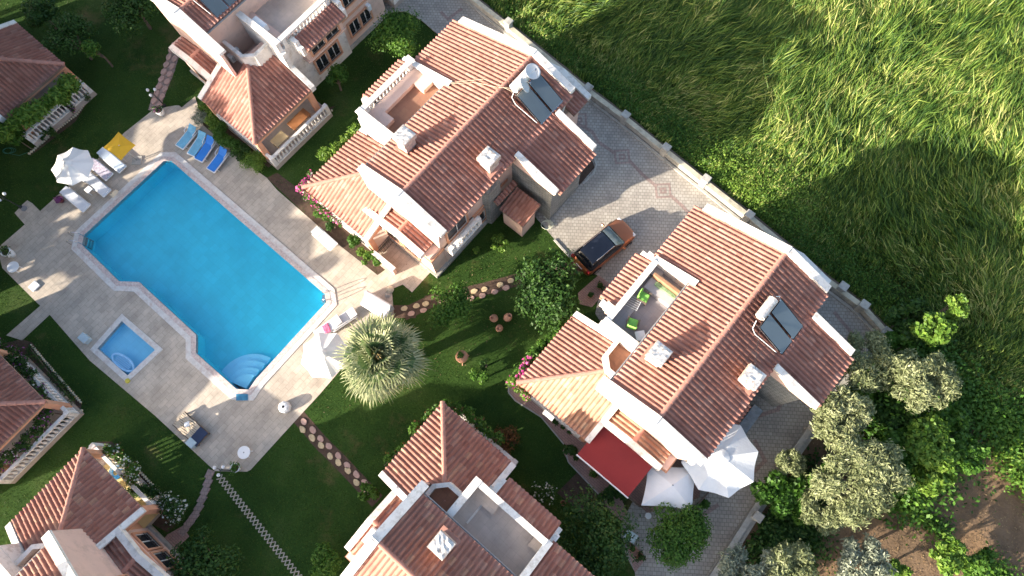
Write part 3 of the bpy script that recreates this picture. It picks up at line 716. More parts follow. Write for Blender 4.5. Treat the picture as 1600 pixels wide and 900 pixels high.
    plane_tiles('lower_roof', T, [(.05,-1.12,3.72),(.05,-.31,3.72),(1.9,-.31,ze(1.9)),(1.9,-1.12,ze(1.9))], tile2, base, (1,0))
    ridge_line(T, (.05,-1.1,3.76), (.05,-.3,3.76), sr)
    mb = MB(T); mb.beam((sx-.1,-1.28,ze(sx)+.16),(.05,-1.28,3.9),.34,.42); mb.beam((.05,-1.28,3.9),(1.95,-1.28,ze(1.95)+.16),.34,.42)
    mb.build('lower_parapet', M['white'], base)
    mb = MB(T); mb.box(sx+.2, 2.42, -1.2, -.05, 2.62, 2.8); mb.box(2.3, 2.43, -.05, 5.6, 2.62, 2.8); mb.build('string_course', M['orange'], base)
    mb = MB(T); mb.box(xn-.06, xn+.2, ty1+.02, 10.68, 2.62, 2.78); mb.build('string_course', M['orange'], base)
    # --- slice at the far gable
    mb = MB(T); mb.box(-.6, 2.6, 10.6, 12.25, 0, 3.4); mb.build('far_wall', M['pink'], base)
    k3 = .32; zf = lambda x: 4.35-k3*abs(x-1.0)
    plane_tiles('far_roof', T, [(1,10.97,4.35),(1,12.3,4.35),(-.8,12.3,zf(-.8)),(-.8,10.97,zf(-.8))], tile, base, (-1,0))
    plane_tiles('far_roof', T, [(1,10.97,4.35),(1,12.3,4.35),(3.1,12.3,zf(3.1)),(3.1,10.97,zf(3.1))], tile, base, (1,0))
    mb = MB(T); mb.beam((-.8,12.42,zf(-.8)+.24),(1.02,12.42,4.6),.36,.35); mb.beam((.98,12.42,4.6),(3.1,12.42,zf(3.1)+.24),.36,.35); mb.build('far_parapet', M['white'], base)
    # --- porch
    kp = .42; zp = 2.75; zh = zp+kp*3.6
    pr = plane_tiles('porch_roof', T, [(-6.6,-2.55,zp),(-3.0,1.05,zh),(-3.0,2.3,zh),(-6.6,2.3,zp)], tile, base, (-1,0))
    plane_tiles('porch_roof', T, [(-6.6,-2.55,zp),(-3.0,-2.55,zp),(-3.0,1.05,zh)], tile2, base, (0,-1))
    plane_tiles('porch_roof', T, [(-3.0,-2.55,zp),(px,-2.55,zp),(px,-.12,zp+kp*2.43),(-3.0,-.12,zp+kp*2.43)], tile2, base, (0,-1))
    ridge_line(T, (-6.6,-2.55,zp+.06), (-3.0,1.05,zh+.06), pr)
    mb = MB(T); mb.beam((-6.62,2.45,zp+.15),(nw+.2,2.45,zp+kp*(6.8+nw)+.2),.34,.4); mb.build('porch_parapet', M['white'], base); mb = MB(T)
    mb.beam((px+.14,-2.6,zp+.2),(px+.14,-.3,zp+kp*2.25+.2),.32,.2); mb.build('porch_parapet', M['white'], base); mb = MB(T); mb.box(nw,-3.0,2.28,2.60,3.5,4.9); mb.build('porch_parapet', M['white'], base)
    mb = MB(T); mb.yz([(-2.55,zp-.35),(-.9,zp-.1),(-.3,zp+.8),(-2.55,zp)], px+.05, px+.24); mb.box(-3.0,px+.2,-1.0,-.1,0,2.7)
    mb.box(-6.6,-6.42,-2.45,2.3,zp-.28,zp-.1); mb.box(-6.42,px,-2.45,-2.28,zp-.28,zp-.1); mb.build('porch_beam', M['orange'], base)
    for (cx, cy) in ((-6.45,-2.35),(-6.45,2.1),(px-.05,-2.35)):
        mb = MB(T); mb.box(cx-.17, cx+.17, cy-.17, cy+.17, .4, 2.5); mb.build('column', M['orange'], base)
    xb = -7.1 if rail else -6.75
    mb = MB(T); mb.box(xb-.1, -3.0, -2.55, 2.55, 0, .42); mb.box(-3.0, px, -2.55, -.9, 0, .42); mb.build('porch_floor', M['beigefloor'], base)
    if det:
        balustrade(T, base, (xb,-2.4), (xb,2.4), .42, .9, individual=rail); balustrade(T, base, (xb+.14,-2.401), (px-.4,-2.401), .42, .898, individual=rail, posts=(0,1))
    if well:
        mb = MB(T); wo = dy*.75; wq = wx-.02; P = [(wq,.62+wo),(-3.3,.62+wo),(-3.9,1.2+wo),(-3.9,ty0)]; Pi = [(wq,.84+wo),(-3.2,.84+wo),(-3.68,1.3+wo),(-3.68,ty0)]
        for (a, b_, c, d) in zip(P, P[1:], Pi[1:], Pi): mb.prism([a, b_, c, d], 3.6, 4.95)
        mb.build('balcony_parapet', M['white'], base)
        mb = MB(T); mb.prism([(wq,.8+wo),(-3.2,.8+wo),(-3.72,1.25+wo),(-3.72,ty0),(wq,ty0)] if not deep else [(-3.0,.8+wo),(-3.2,.8+wo),(-3.72,1.25+wo),(-3.72,ty0),(-3.0,ty0)], 3.0, 4.42); mb.build('balcony_floor', M[wellm], base)
        if deep: mb = MB(T); mb.box(-2.99, wx+.02, -.08, ty0+.04, 2.6, 2.95); mb.build('light_well_floor', M['pink'], base)
    # --- bay
    ys0, ys1 = 3.5+dy, 6.8+dy
    mb = MB(T); mb.box(nw-.2, xn, ys0+.1, ys1-.1, 3.0, 4.72); mb.box(nw-.26, xn, ys0, ys1, 2.95, 3.12)
    mb.build('bay', M['pink'], base)
    br = plane_tiles('bay_roof', T, [(nw+.18,ys0,5.1),(nw-.85,ys0,4.72),(nw-.85,ys1,4.72),(nw+.18,ys1,5.1)], tile, base, (-1,0))
    mb = MB(T); mb.box(nw-.35, nw+.2, ys1+.0, ys1+.28, 4.3, 5.35); mb.box(nw-.65, nw-.35, ys1, ys1+.22, 4.3, 5.0); mb.build('bay_parapet', M['white'], base)
    mb = MB(T); mb.box(nw-.35, nw+.2, ys0-.28, ys0, 4.3, 5.35); mb.box(nw-.65, nw-.35, ys0-.22, ys0, 4.3, 5.0); mb.build('bay_parapet', M['white'], base)
    # --- balcony and windows
    mb = MB(T); mb.box(2.3, 3.05, -.05, 2.45, 2.62, 2.80); mb.build('balcony_slab', M['white'], base)
    if det: balustrade(T, base, (2.98,.05), (2.98,2.35), 2.8, .85)
    if det:
        window(T, base, '-x', 5.15+dy, nw-.2, 3.35, 4.5, 2.3, 2); window(T, base, '-x', 5.1+dy, nw+.3, .9, 2.1, 2.0, 2)
        window(T, base, '-x', 8.6, xn, 3.5, 4.6, 1.9, 2); window(T, base, '-x', 8.4, xn, .95, 2.1, 1.9, 2)
        
        if gwin: window(T, base, '-y', .9, -.30, 3.9, 4.9, 1.1)
        window(T, base, '-y', .55, -1.12, .9, 2.2, 1.1); window(T, base, '-y', -.9, -1.12, .9, 2.2, 1.1)
        window(T, base, '+x', 1.2, 2.35, 2.9, 4.9, 1.6, name='balcony_door', grille=False); window(T, base, '+x', 3.0, 2.35, .8, 2.2, .9)
        window(T, base, '-y', -4.3, 2.34, .45, 2.4, 1.5, name='porch_door', grille=False)
    # plinth
    mb = MB(T); mb.box(-3.05, 2.5, -1.25, 6.0, 0, .3); mb.box(xn-.12, 2.5, 6.9, 10.75, 0, .3); mb.build('plinth', M['conc'], base)
    return base, T
M['gutter'] = mat('gutter_metal', (.22,.22,.23), .5, .1, 3, spec=.4)

EX, EY = (1,0), (0,1)
vB, TB = villa(-14, 7, (1,0), (0,1), 'pink villa in the upper middle with a brown-floored roof terrace and two satellite dishes', nw=-6.05, sx=-2.6, px=-1.55, well=False, floorm='brownfloor', eo=3.0)
vC, TC_ = villa(3.2, 6.27, (1,0), (0,1), 'pink villa on the right with a grey roof terrace and a red awning', dusty=True, benchm='greyfloor')
vD, TD = villa(-3.25, -6.3, (0,-1), (1,0), 'pink villa at the bottom centre with an empty beige roof terrace', floorm='beigefloor', tm='tile2', benchm='beigefloor', dy=-.75)
vA, TA = villa(-31.5, 7.15, (-1,0), (0,1), 'tall pink villa at the top left with windows facing the lawn and a white balustrade', floorm='beigefloor', rail=True, tbal=True, eo=1.75, wellm='pink', deep=True, ch=((2.25,4.4,7.35),))
vE, TE = villa(-12.3, -16.4, (1,0), (0,-1), 'pink villa at the bottom left corner with barred windows and a yellow porch floor', rail=True, gwin=True, tm='tile2')
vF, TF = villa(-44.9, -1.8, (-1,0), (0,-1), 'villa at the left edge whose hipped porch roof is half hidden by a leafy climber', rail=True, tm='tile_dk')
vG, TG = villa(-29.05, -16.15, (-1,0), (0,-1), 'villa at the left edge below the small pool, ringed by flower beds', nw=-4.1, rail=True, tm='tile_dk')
vH, TH_ = villa(-35.0+1.0, 21.0, (-1,0), (0,1), 'villa at the top edge of which only a porch corner with a white railing shows', rail=True)

vJ, TJ = villa(-44.0, -17.5, (-1,0), (0,-1), 'unseen villa added outside the left edge to shade the pool terrace', det=False)  # out of view, added to cast shade over the pool terrace
# ================================================================ plants
def rhombs(C, N, size, asp=.5, rs=.35, rng=RNG, n4=True):
    n = len(C); N = N/np.linalg.norm(N, axis=1, keepdims=True)
    t = rng.normal(size=(n,3)); t -= N*(t*N).sum(1, keepdims=True); t /= np.linalg.norm(t, axis=1, keepdims=True)
    b = np.cross(N, t); s = size*(1+rs*rng.uniform(-1,1,(n,1)))
    return np.stack([C-t*s, C-b*s*asp, C+t*s, C+b*s*asp], axis=1)
def crown_pts(blobs, n, rng=RNG, shell=.55):
    B = np.array(blobs); wts = (B[:,3]**2); k = rng.choice(len(B), n, p=wts/wts.sum())
    d = rng.normal(size=(n,3)); d /= np.linalg.norm(d, axis=1, keepdims=True)
    r = B[k,3]*(shell+(1-shell)*rng.uniform(0,1,n)**.6)
    lump = 1+.22*np.sin(d[:,0]*7+k)*np.sin(d[:,1]*6+k*1.7)+.12*rng.normal(size=n)
    P = B[k,:3]+d*(r*lump)[:,None]*np.array([1,1,.85]); return P, d
def foliage(name, blobs, n, size, m, parent=None, loc=(0,0,0), asp=.5, up=.35, jit=.6, shell=.55):
    P, d = crown_pts(blobs, n, shell=shell); N = d+np.array([0,0,up])+RNG.normal(size=P.shape)*jit
    return np_quads(name, rhombs(P, N, size, asp), M[m] if isinstance(m, str) else m, parent, loc)
def mkblobs(c, r, h, n, rr=(.3,.55), flat=1.0, rng=RNG):
    out = []
    for k in range(n):
        a = rng.uniform(0, 2*math.pi); q = r*math.sqrt(rng.uniform(0,1))*.78; R = r*rng.uniform(*rr)
        z = h*(.62+.25*math.sqrt(max(0,1-(q/r)**2))*rng.uniform(.4,1.2))
        out.append((c.x+q*math.cos(a), c.y+q*math.sin(a), max(R*.7, z), R))
    return out
def tree(px, py, r, h, label, m='leaf_mid', n=2600, size=.11, cat='tree', group=None, blobs=14, trunk=True, name='tree', asp=.5, hz=.7, flowers=None, rr=(.3,.55), jit=.6):
    c = at(px, py, h*hz); g = Vector((c.x, c.y, 0)); base = empty(name, g); tag(base, label, cat, group)
    B = mkblobs(g, r, h, blobs, rr)
    foliage('crown', B, n, size, m, base, asp=asp, jit=jit)
    if trunk:
        mb = MB(); mb.world = True; mb.tube([g+Vector((0,0,-.1)), g+Vector((.05,.03,h*.3)), g+Vector((.08,0,h*.5))], .05+.035*r, 8, .04+.02*r)
        for b in B[:7]: mb.tube([g+Vector((.06,.02,h*.35)), (g+Vector((b[0],b[1],b[2])))*.5+Vector((0,0,0)) if False else Vector(((g.x+b[0])/2,(g.y+b[1])/2,h*.55)), Vector(b[:3])], .03+.012*r, 5, .012)
        mb.build('trunk', M['bark'], base)
    if flowers:
        fm, fn = flowers; foliage('flowers', B, fn, .07, fm, base, asp=.8, up=.8)
    return base
def strip_plants(pts, z, r, n, size, m, label, cat='climber', name='climbing_plant', flowers=None, asp=.45, zs=None, group=None, jit=.8, up=.4, stem=True):
    """a plant trained along a line of photo pixels at height z"""
    P = [at(x, y, z) for x, y in pts]; base = empty(name, Vector((P[0].x, P[0].y, 0))); tag(base, label, cat, group)
    B = []
    for a, b in zip(P, P[1:]):
        L = (b-a).length; k = max(2, int(L/(r*.7)))
        for i in range(k):
            q = a.lerp(b, i/k); B.append((q.x+RNG.normal()*r*.3, q.y+RNG.normal()*r*.3, q.z+RNG.normal()*.15, r*RNG.uniform(.55,1.1)))
    foliage('foliage', B, n, size, m, base, asp=asp, up=up, jit=jit, shell=.3)
    if stem:
        mb = MB(); mb.world = True; mb.tube([Vector((P[0].x,P[0].y,0)), P[0]]+P[1:], .035, 5, .015); mb.build('stem', M['bark'], base)
    if flowers:
        for fm, fn, fs in flowers: foliage('flowers', B, fn, fs, fm, base, asp=.9, up=.9, shell=.85)
    return base
# garden trees
tree(700,478,1.35,2.5,'small rounded bright green tree on the lawn beside the stepping stone path', 'leaf_mid', 4200, .085, blobs=16)
tree(855,455,2.0,3.1,'large glossy leaved tree between the two right villas, near the orange car','leaf_dark',6500,.11,blobs=22)
tree(618,50,1.75,2.6,'citrus tree in the lawn corner behind the top left villa','leaf_mid',5200,.085,blobs=20)
tree(634,66,.75,2.7,'small yellow green tree glowing in the sun near the top driveway','leaf_bright',2200,.075,blobs=8)
tree(524,122,.85,2.0,'dark little tree on the shaded lawn below the barred windows','leaf_mid',2200,.08,blobs=9)
tree(924,845,2.15,3.6,'dark dense round tree right of the bottom villa','leaf_dark',7500,.09,blobs=26)
tree(1060,835,1.62,2.9,'neatly rounded green tree in front of the square white parasol','leaf_mid',11000,.075,blobs=30,rr=(.3,.42),jit=.45)
tree(322,877,1.7,2.4,'dark bushy tree on the lower lawn near the lattice walkway','leaf_dark',4500,.09,blobs=16)
tree(112,62,1.5,3.0,'sparse shaded tree on the lawn at the top left','leaf_dark',2600,.09,blobs=12)
tree(150,78,.8,2.6,'light green young tree right of the sparse shaded tree','leaf_mid',900,.08,blobs=7)
tree(205,8,1.9,3.4,'dark tree cut by the top edge near the porch corner','leaf_dark',4500,.1,blobs=16)
tree(62,20,1.2,2.4,'dark round tree near the top left corner','leaf_dark',2600,.09,blobs=10)
tree(748,591,.55,1.3,'small sunlit shrub at the edge of the shadow below the clay urn','leaf_mid',900,.075,cat='shrub',name='shrub',blobs=7)
tree(758,570,.4,.9,'thin shrub just above the small sunlit shrub','leaf_dark',350,.07,cat='shrub',name='shrub',blobs=5)
tree(803,692,.5,.8,'low dark shrub on the lawn left of the brick path','leaf_dark',420,.06,cat='shrub',name='shrub',blobs=6)
tree(848,768,.75,1.0,'white flowering shrub on the dark lawn right of the bottom villa','leaf_dark',800,.06,cat='shrub',name='shrub',blobs=8,flowers=('leaf_white',60))
tree(790,695,.95,1.2,'reddish brown shrub beside the porch of the bottom villa','leaf_red',1500,.07,cat='shrub',name='shrub',blobs=9)
tree(783,590,.01,.3,'x','leaf_dark',4,.01) if False else None
tree(575,765,.6,1.2,'green shrub by the white parapet at the end of the ochre stone path','leaf_mid',1300,.08,cat='shrub',name='shrub',blobs=7)
tree(515,880,1.0,1.4,'bushy green shrub at the bottom edge left of the bottom villa','leaf_mid',2400,.08,cat='shrub',name='shrub',blobs=10)
tree(397,253,.75,.95,'clipped rounded hedge ball at the corner of the porch','leaf_bright',3800,.05,cat='hedge',name='hedge',blobs=14,rr=(.5,.6),jit=.3)
tree(313,184,.55,.8,'silvery grey bush at the top end of the porch hedge','leaf_grey',1300,.05,cat='shrub',name='shrub',blobs=8)
g='shrubs in the bed between the sunbeds and the porch'
for i,(x,y,r,m_) in enumerate(((330,190,.6,'leaf_bright'),(343,205,.62,'leaf_mid'),(353,218,.65,'leaf_mid'),(366,228,.65,'leaf_mid'),(377,240,.6,'leaf_dark'))):
    tree(x,y,r,1.1,('yellow green shrub at the upper end','bushy green shrub second from the top','bushy green shrub in the middle','round green shrub second from the bottom','dark green shrub at the lower end')[i]+' of the bed behind the blue sunbeds',m_,1500,.065,cat='shrub',name='shrub',blobs=8,group=g)
strip_plants([(312,165),(330,180),(345,198)],.8,.22,500,.06,'leaf_bright','row of yellow green foliage against the porch wall above the sunbeds',cat='hedge',name='hedge')
# around villa B
tree(500,250,1.15,1.6,'x','leaf_bright',10,.1) if False else None
strip_plants([(512,245),(530,235),(540,222),(555,205),(562,196)],2.1,.42,2600,.12,'leaf_bright','feathery bright green shrub against the white terrace wall of the upper middle villa',cat='shrub',name='shrub',asp=.3)
strip_plants([(515,262),(505,275),(520,285)],2.6,.3,500,.08,'leaf_bright','yellow green shoots spreading over the porch roof edge beside the pink flowers',asp=.4)
strip_plants([(470,293),(478,285),(490,268)],2.3,.30,420,.075,'leaf_mid','pink bougainvillea at the tip of the porch roof beside the pool terrace',flowers=(('leaf_pink',170,.075),('leaf_white',20,.06)))
strip_plants([(474,296),(488,312),(510,330),(528,347),(535,355)],2.2,.26,900,.075,'leaf_mid','bougainvillea trailing along the porch eave facing the pool',flowers=(('leaf_pink',120,.07),('leaf_white',40,.06)))
g='shrubs in the bed between the pool terrace and the porch'
for i,(x,y,r,h,m_) in enumerate(((503,333,.55,1.0,'leaf_mid'),(520,352,.4,.7,'leaf_dark'),(552,378,.4,.8,'leaf_mid'),(568,398,.45,.9,'leaf_bright'),(580,408,.55,1.1,'leaf_mid'))):
    tree(x,y,r,h,('leafy shrub at the upper end','low dark shrub near the upper end','small shrub in the middle','light green shrub second from the lower end','full green shrub at the lower end')[i]+' of the bed beside the white slatted sunbed',m_,1300,.07,cat='shrub',name='shrub',blobs=8,group=g)
tree(782,380,.55,.8,'small bright shrub on the lawn below the stone wing','leaf_bright',1100,.065,cat='shrub',name='shrub',blobs=7)
tree(745,392,.3,.5,'tiny green plant near the balcony of the upper middle villa','leaf_bright',300,.06,cat='plant',name='plant',blobs=4)
# around villa C
strip_plants([(815,575),(838,553),(860,530),(882,508),(898,492)],1.9,.5,5200,.08,'leaf_mid','leafy green hedge along the porch roof edge of the right villa',cat='hedge',name='hedge')
strip_plants([(812,588),(822,568),(833,556)],2.4,.24,450,.07,'leaf_mid','magenta bougainvillea at the porch tip of the right villa',flowers=(('leaf_pink',160,.075),))
strip_plants([(800,592),(806,605),(820,612),(832,620)],2.0,.32,1200,.075,'leaf_bright','pale green climber hanging round the porch tip of the right villa',flowers=(('leaf_pink',60,.06),))
for (pts, lab, n) in (([(688,634),(670,650),(655,668),(640,685)],'upper left porch eave of the bottom villa',1100),([(640,690),(620,708),(600,728)],'lower left porch eave of the bottom villa',1200),([(695,630),(715,640),(735,655),(760,675),(780,692)],'right porch eave of the bottom villa',2000)):
    strip_plants(pts,2.0,.34,n,.085,'leaf_mid','green climber showing along the '+lab,flowers=(('leaf_red',30,.07),))
# villa F climber, beds of G and E
strip_plants([(8,205),(35,185),(60,165),(90,150),(118,128)],2.5,.62,3800,.20,'leaf_bright','broad leaved bright green climber covering the railing of the left edge villa',asp=.3)
strip_plants([(0,195),(15,215),(30,222)],1.6,.6,1200,.15,'leaf_mid','dark green climber at the lower end of the leafy railing',asp=.35)
strip_plants([(125,155),(135,148),(140,160)],.5,.22,200,.06,'leaf_dark','low plants behind the stone edging by the porch steps',cat='plant',name='plant')
strip_plants([(100,170),(108,166),(116,178)],.5,.28,400,.06,'leaf_dark','purple flowering plant in a pot on the porch steps',cat='plant',name='plant',flowers=(('leaf_purple',120,.05),))
strip_plants([(65,215),(80,205),(92,212)],.4,.3,500,.07,'leaf_dark','dark ground plants in the bed below the leafy railing',cat='plant',name='plant')
strip_plants([(2,540),(30,565),(48,590),(65,615),(82,635)],1.3,.5,3200,.08,'leaf_dark','dark shrub row with purple flowers above the upper porch eave at the left edge',cat='shrub',name='shrub',flowers=(('leaf_purple',220,.06),('leaf_white',50,.06)))
strip_plants([(80,645),(62,665),(40,690),(15,712),(-10,735)],1.5,.42,2400,.08,'leaf_dark','dark shrub row with purple flowers below the lower porch eave at the left edge',cat='shrub',name='shrub',flowers=(('leaf_purple',200,.06),('leaf_white',60,.06)))
strip_plants([(48,545),(75,580),(100,610),(118,632)],.35,.28,900,.06,'leaf_dark','low plants in the bed inside the upper stone edging',cat='plant',name='plant')
strip_plants([(115,645),(90,665),(60,690),(30,715)],.35,.28,900,.06,'leaf_dark','low plants in the bed inside the lower stone edging',cat='plant',name='plant')
strip_plants([(168,700),(180,708),(195,722),(205,740),(215,755)],1.2,.4,1700,.075,'leaf_mid','leafy shrub with pale flowers against the porch railing at the bottom left',cat='shrub',name='shrub',flowers=(('leaf_white',120,.06),('leaf_red',80,.06)))
strip_plants([(215,762),(232,775),(246,785)],1.0,.42,1500,.08,'leaf_dark','dark shrub in the middle of the porch bed at the bottom left',cat='shrub',name='shrub')
tree(262,800,.95,1.2,'round shrub dotted with white flowers at the corner of the bottom left bed','leaf_dark',1900,.07,cat='shrub',name='shrub',blobs=10,flowers=('leaf_white',260))
# bed edging stones
for pts, lab in (([(48,538),(128,630)],'row of small white edging stones along the upper bed at the left edge'),([(130,640),(12,748)],'row of small white edging stones along the lower bed at the left edge'),
                 ([(205,722),(258,778)],'row of small grey edging stones beside the flowering bed at the bottom left'),([(428,258),(520,172)],'curved row of small edging stones on the lawn beside the porch railing'),([(143,150),(120,180),(84,208),(45,242)],'row of rough edging stones below the leafy railing at the left edge')):
    P = G(pts); mb = MB(); mb.world = True; base = empty('stone_edging', P[0]); tag(base, lab, 'edging')
    for a, b in zip(P, P[1:]):
        n = int((b-a).length/.16)
        for k in range(n):
            q = a.lerp(b, (k+.5)/n); s_ = .05+.02*RNG.random(); mb.bevbox(q.x-s_, q.x+s_, q.y-s_, q.y+s_, 0, .10+.03*RNG.random(), .02)
    o = mb.build('edging_stones', M['yconc'], base); o['kind'] = 'stuff'
tree(965,770,.5,.9,'dark shrub beneath the front edge of the red awning','leaf_dark',900,.08,cat='shrub',name='shrub',blobs=6)
tree(950,772,.6,1.0,'dark leafy shrub between the brick path and the red awning','leaf_dark',1300,.08,cat='shrub',name='shrub',blobs=7)
tree(1100,785,.4,.5,'low green plant beside the square white parasol','leaf_mid',500,.07,cat='plant',name='plant',blobs=5)
tree(893,702,.45,1.2,'dark climber at the porch corner beside the red awning','leaf_dark',900,.07,cat='climber',name='climbing_plant',blobs=6)
# olive grove and orchard
def olive(px, py, r, h, label, n=9000, m='leaf_olive'):
    return tree(px, py, r, h, label, m, int(n*1.25), .115, 'olive tree', 'olive trees in the grove', 34, name='olive_tree', asp=.28, rr=(.14,.30), jit=.9)
olive(1360,568,1.9,4.0,'olive tree at the corner where the two concrete walls meet',6500)
olive(1438,590,2.0,4.4,'silvery olive tree standing nearest the tall grass',8500)
olive(1320,655,1.9,4.2,'olive tree growing beside the grey wall, above the biggest olive',8500)
olive(1345,745,2.6,4.6,'largest olive tree in the middle of the grove',15000)
olive(1285,795,1.35,3.2,'smaller olive tree at the lower left of the largest one',5000)
olive(1170,895,1.7,3.6,'grey green olive tree at the bottom edge beside the wall',6000,'leaf_grey')
olive(1235,888,1.5,3.8,'pale yellowish olive tree at the bottom edge',5500)
olive(1345,880,1.5,3.0,'grey olive tree at the bottom edge right of the pale one',5000,'leaf_grey')
olive(1235,725,.8,3.0,'small olive tree leaning over the driveway wall',2500)
def fruit(px, py, r, h, label, m='leaf_mid', n=4000, bl=12):
    return tree(px, py, r, h, label, m, n, .13, 'fig tree', 'broad leaved trees in the orchard', bl+10, name='fig_tree', asp=.65, jit=.9, rr=(.18,.36))
fruit(1490,480,.75,4.6,'tip of the bright fig tree reaching furthest into the tall grass','leaf_bright',1400,6)
fruit(1452,512,1.05,4.3,'bright green fig tree with a long branch over the tall grass','leaf_bright',2400,9)
fruit(1422,500,1.3,3.0,'shaded green fig tree beside the field wall','leaf_dark',3200)
fruit(1448,560,1.0,3.4,'x','leaf_mid',10) if False else None
fruit(1338,634,.95,3.3,'bright green fig tree between two olive trees near the wall','leaf_bright',3000)
fruit(1450,692,1.5,3.6,'sunlit fig tree right of the largest olive','leaf_bright',5200)
fruit(1505,705,1.15,3.0,'low fig tree at the edge of the bare soil','leaf_mid',3200)
fruit(1460,745,1.1,2.8,'fig tree just above the bare soil','leaf_bright',3000)
fruit(1395,640,1.3,2.4,'dark fig tree filling the gap between the olives','leaf_dark',3000)
fruit(1225,775,1.6,2.4,'yellow green bushy tree by the wall below the driveway','leaf_mid',4200)
fruit(1285,752,.9,3.0,'yellow green bush showing between the olive crowns','leaf_mid',1800)
fruit(1480,868,1.0,2.4,'round bright fig tree on the bare soil at the bottom','leaf_bright',3200)
fruit(1530,880,1.0,1.6,'darker fig tree right of the round bright one','leaf_mid',2200)
fruit(1400,888,.7,1.5,'small bright bush at the bottom edge in the orchard','leaf_bright',1200,6)
fruit(1405,705,1.2,2.9,'mid green fig tree touching the right side of the largest olive','leaf_mid',3600)
fruit(1480,650,1.1,2.6,'mid green fig tree above the sunlit fig tree','leaf_mid',3200)
fruit(1400,545,1.0,3.0,'dark green fig tree between the corner olive and the field','leaf_mid',2800)
# undergrowth in the orchard: ground cover
def _ins(P, poly):
    x, y = P[:,0], P[:,1]; r = np.zeros(len(P), bool); n = len(poly)
    for i in range(n):
        a, b = poly[i], poly[(i+1)%n]
        r ^= ((a.y > y) != (b.y > y)) & (x < (b.x-a.x)*(y-a.y)/(b.y-a.y+1e-12)+a.x)
    return r
_WB = off_poly(LAWN, .6)
def DRIVE_OR_LAWN(C): return _ins(C, _WB)
def cover(name, path, wd, n, size, m, z=.25):
    P = G(path); L = []
    for a, b in zip(P, P[1:]):
        k = int(n*(b-a).length/sum((q-p).length for p,q in zip(P,P[1:]))); t = RNG.random(k)
        q = np.outer(1-t, a)+np.outer(t, b); q[:,:2] += RNG.normal(size=(k,2))*wd; q[:,2] = np.abs(RNG.normal(size=k))*z+.05; L.append(q)
    C = np.concatenate(L); a_ = DRIVE_OR_LAWN(C); C = C[~a_]; N = np.array([0,0,.8])+RNG.normal(size=C.shape)*.6
    o = np_quads(name, rhombs(C, N, size, .6), M[m]); o['kind'] = 'stuff'; return o
cover('ground_cover', [(1400,540),(1470,590),(1530,640),(1580,680),(1640,710)], .85, 11000, .11, 'leaf_mid', .5)
cover('ground_cover', [(1570,700),(1610,735),(1640,760)], .8, 3000, .10, 'leaf_bright', .4)
cover('ground_cover', [(1395,780),(1440,805),(1475,835)], .28, 1300, .09, 'leaf_mid', .2)
cover('ground_cover', [(1330,560),(1420,640),(1440,690),(1480,720)], 1.2, 7000, .11, 'leaf_dark', .5)
cover('ground_cover', [(1180,870),(1260,850)], .8, 2500, .11, 'leaf_dark', .3)
cover('ground_cover', [(1300,590),(1380,640),(1420,720),(1400,780)], 1.0, 9000, .12, 'leaf_mid', 1.1)
cover('ground_cover', [(1240,730),(1250,800),(1200,850)], .9, 5000, .11, 'leaf_dark', .4)
cover('ground_cover', [(1540,880),(1580,930)], .5, 1200, .09, 'leaf_mid', .25)
cover('field_weeds', [(770,-5),(850,60),(920,120)], .7, 3500, .06, 'leaf_mid', .35)
cover('field_weeds', [(1085,255),(1150,300),(1200,285),(1235,325),(1185,345)], 1.3, 11000, .065, 'leaf_bright', .5)
cover('field_weeds', [(1200,370),(1300,420),(1400,490)], 1.3, 9000, .06, 'leaf_mid', .4)
cover('field_weeds', [(940,140),(1040,205),(1090,255)], 1.0, 7000, .06, 'leaf_mid', .4)
M['litter'] = leafmat('leaf_litter', GRN((.07,.045,.025), (.16,.10,.05), (.32,.24,.13)), trans=.1)
def litter(name, pts, n, size, keep=None):
    P = G(pts); x0,x1 = min(p.x for p in P), max(p.x for p in P); y0_,y1_ = min(p.y for p in P), max(p.y for p in P)
    C = np.column_stack([RNG.uniform(x0,x1,n), RNG.uniform(y0_,y1_,n), RNG.uniform(.0,.03,n)]); C = C[_ins(C, P)]
    N = np.array([0,0,1.0])+RNG.normal(size=C.shape)*.3
    o = np_quads(name, rhombs(C, N, size, .5, .6), M['litter']); o['kind'] = 'stuff'
litter('leaf_litter', [(1300,620),(1640,640),(1640,960),(1120,960)], 16000, .035)
litter('fallen_leaves', [(600,400),(900,370),(920,480),(800,560),(640,620),(480,650),(560,520)], 900, .035)
# unseen trees added outside the left edge to shade the pool terrace and lawn
g = 'unseen tall trees added outside the left edge for their shade'
def tallt(u, v, r, h, label):
    p = W(u, v, 0); base = empty('added_shade_tree', p); tag(base, label, 'tree', g)
    foliage('crown', mkblobs(p, r, h, 34, (.3,.45)), 9000, .24, 'leaf_dark', base)
    mb = MB(); mb.world = True; mb.tube([p, p+Vector((.1,.1,h*.7))], .28, 8, .12); mb.build('trunk', M['bark'], base)
for i,(u,v,r,h) in enumerate(((-33.3,-15.2,2.9,9.0),(-35.2,-18.6,2.8,8.8),(-34.3,-14.6,2.2,6.4),(-36.8,-21.8,3.0,8.6),(-37,-13,3.0,9.5),(-39.5,-8.5,3.0,10.5),(-43,-4,3.2,11.5),(-48,-1,3.2,12),(-50,6,3.4,12),(-52,-8,3.5,13))):
    tallt(u,v,r,h,'unseen tall dark tree added outside the left edge for its shade, %s of ten counted from the pool' % ('first','second','third','fourth','fifth','sixth','seventh','eighth','ninth','tenth')[i])
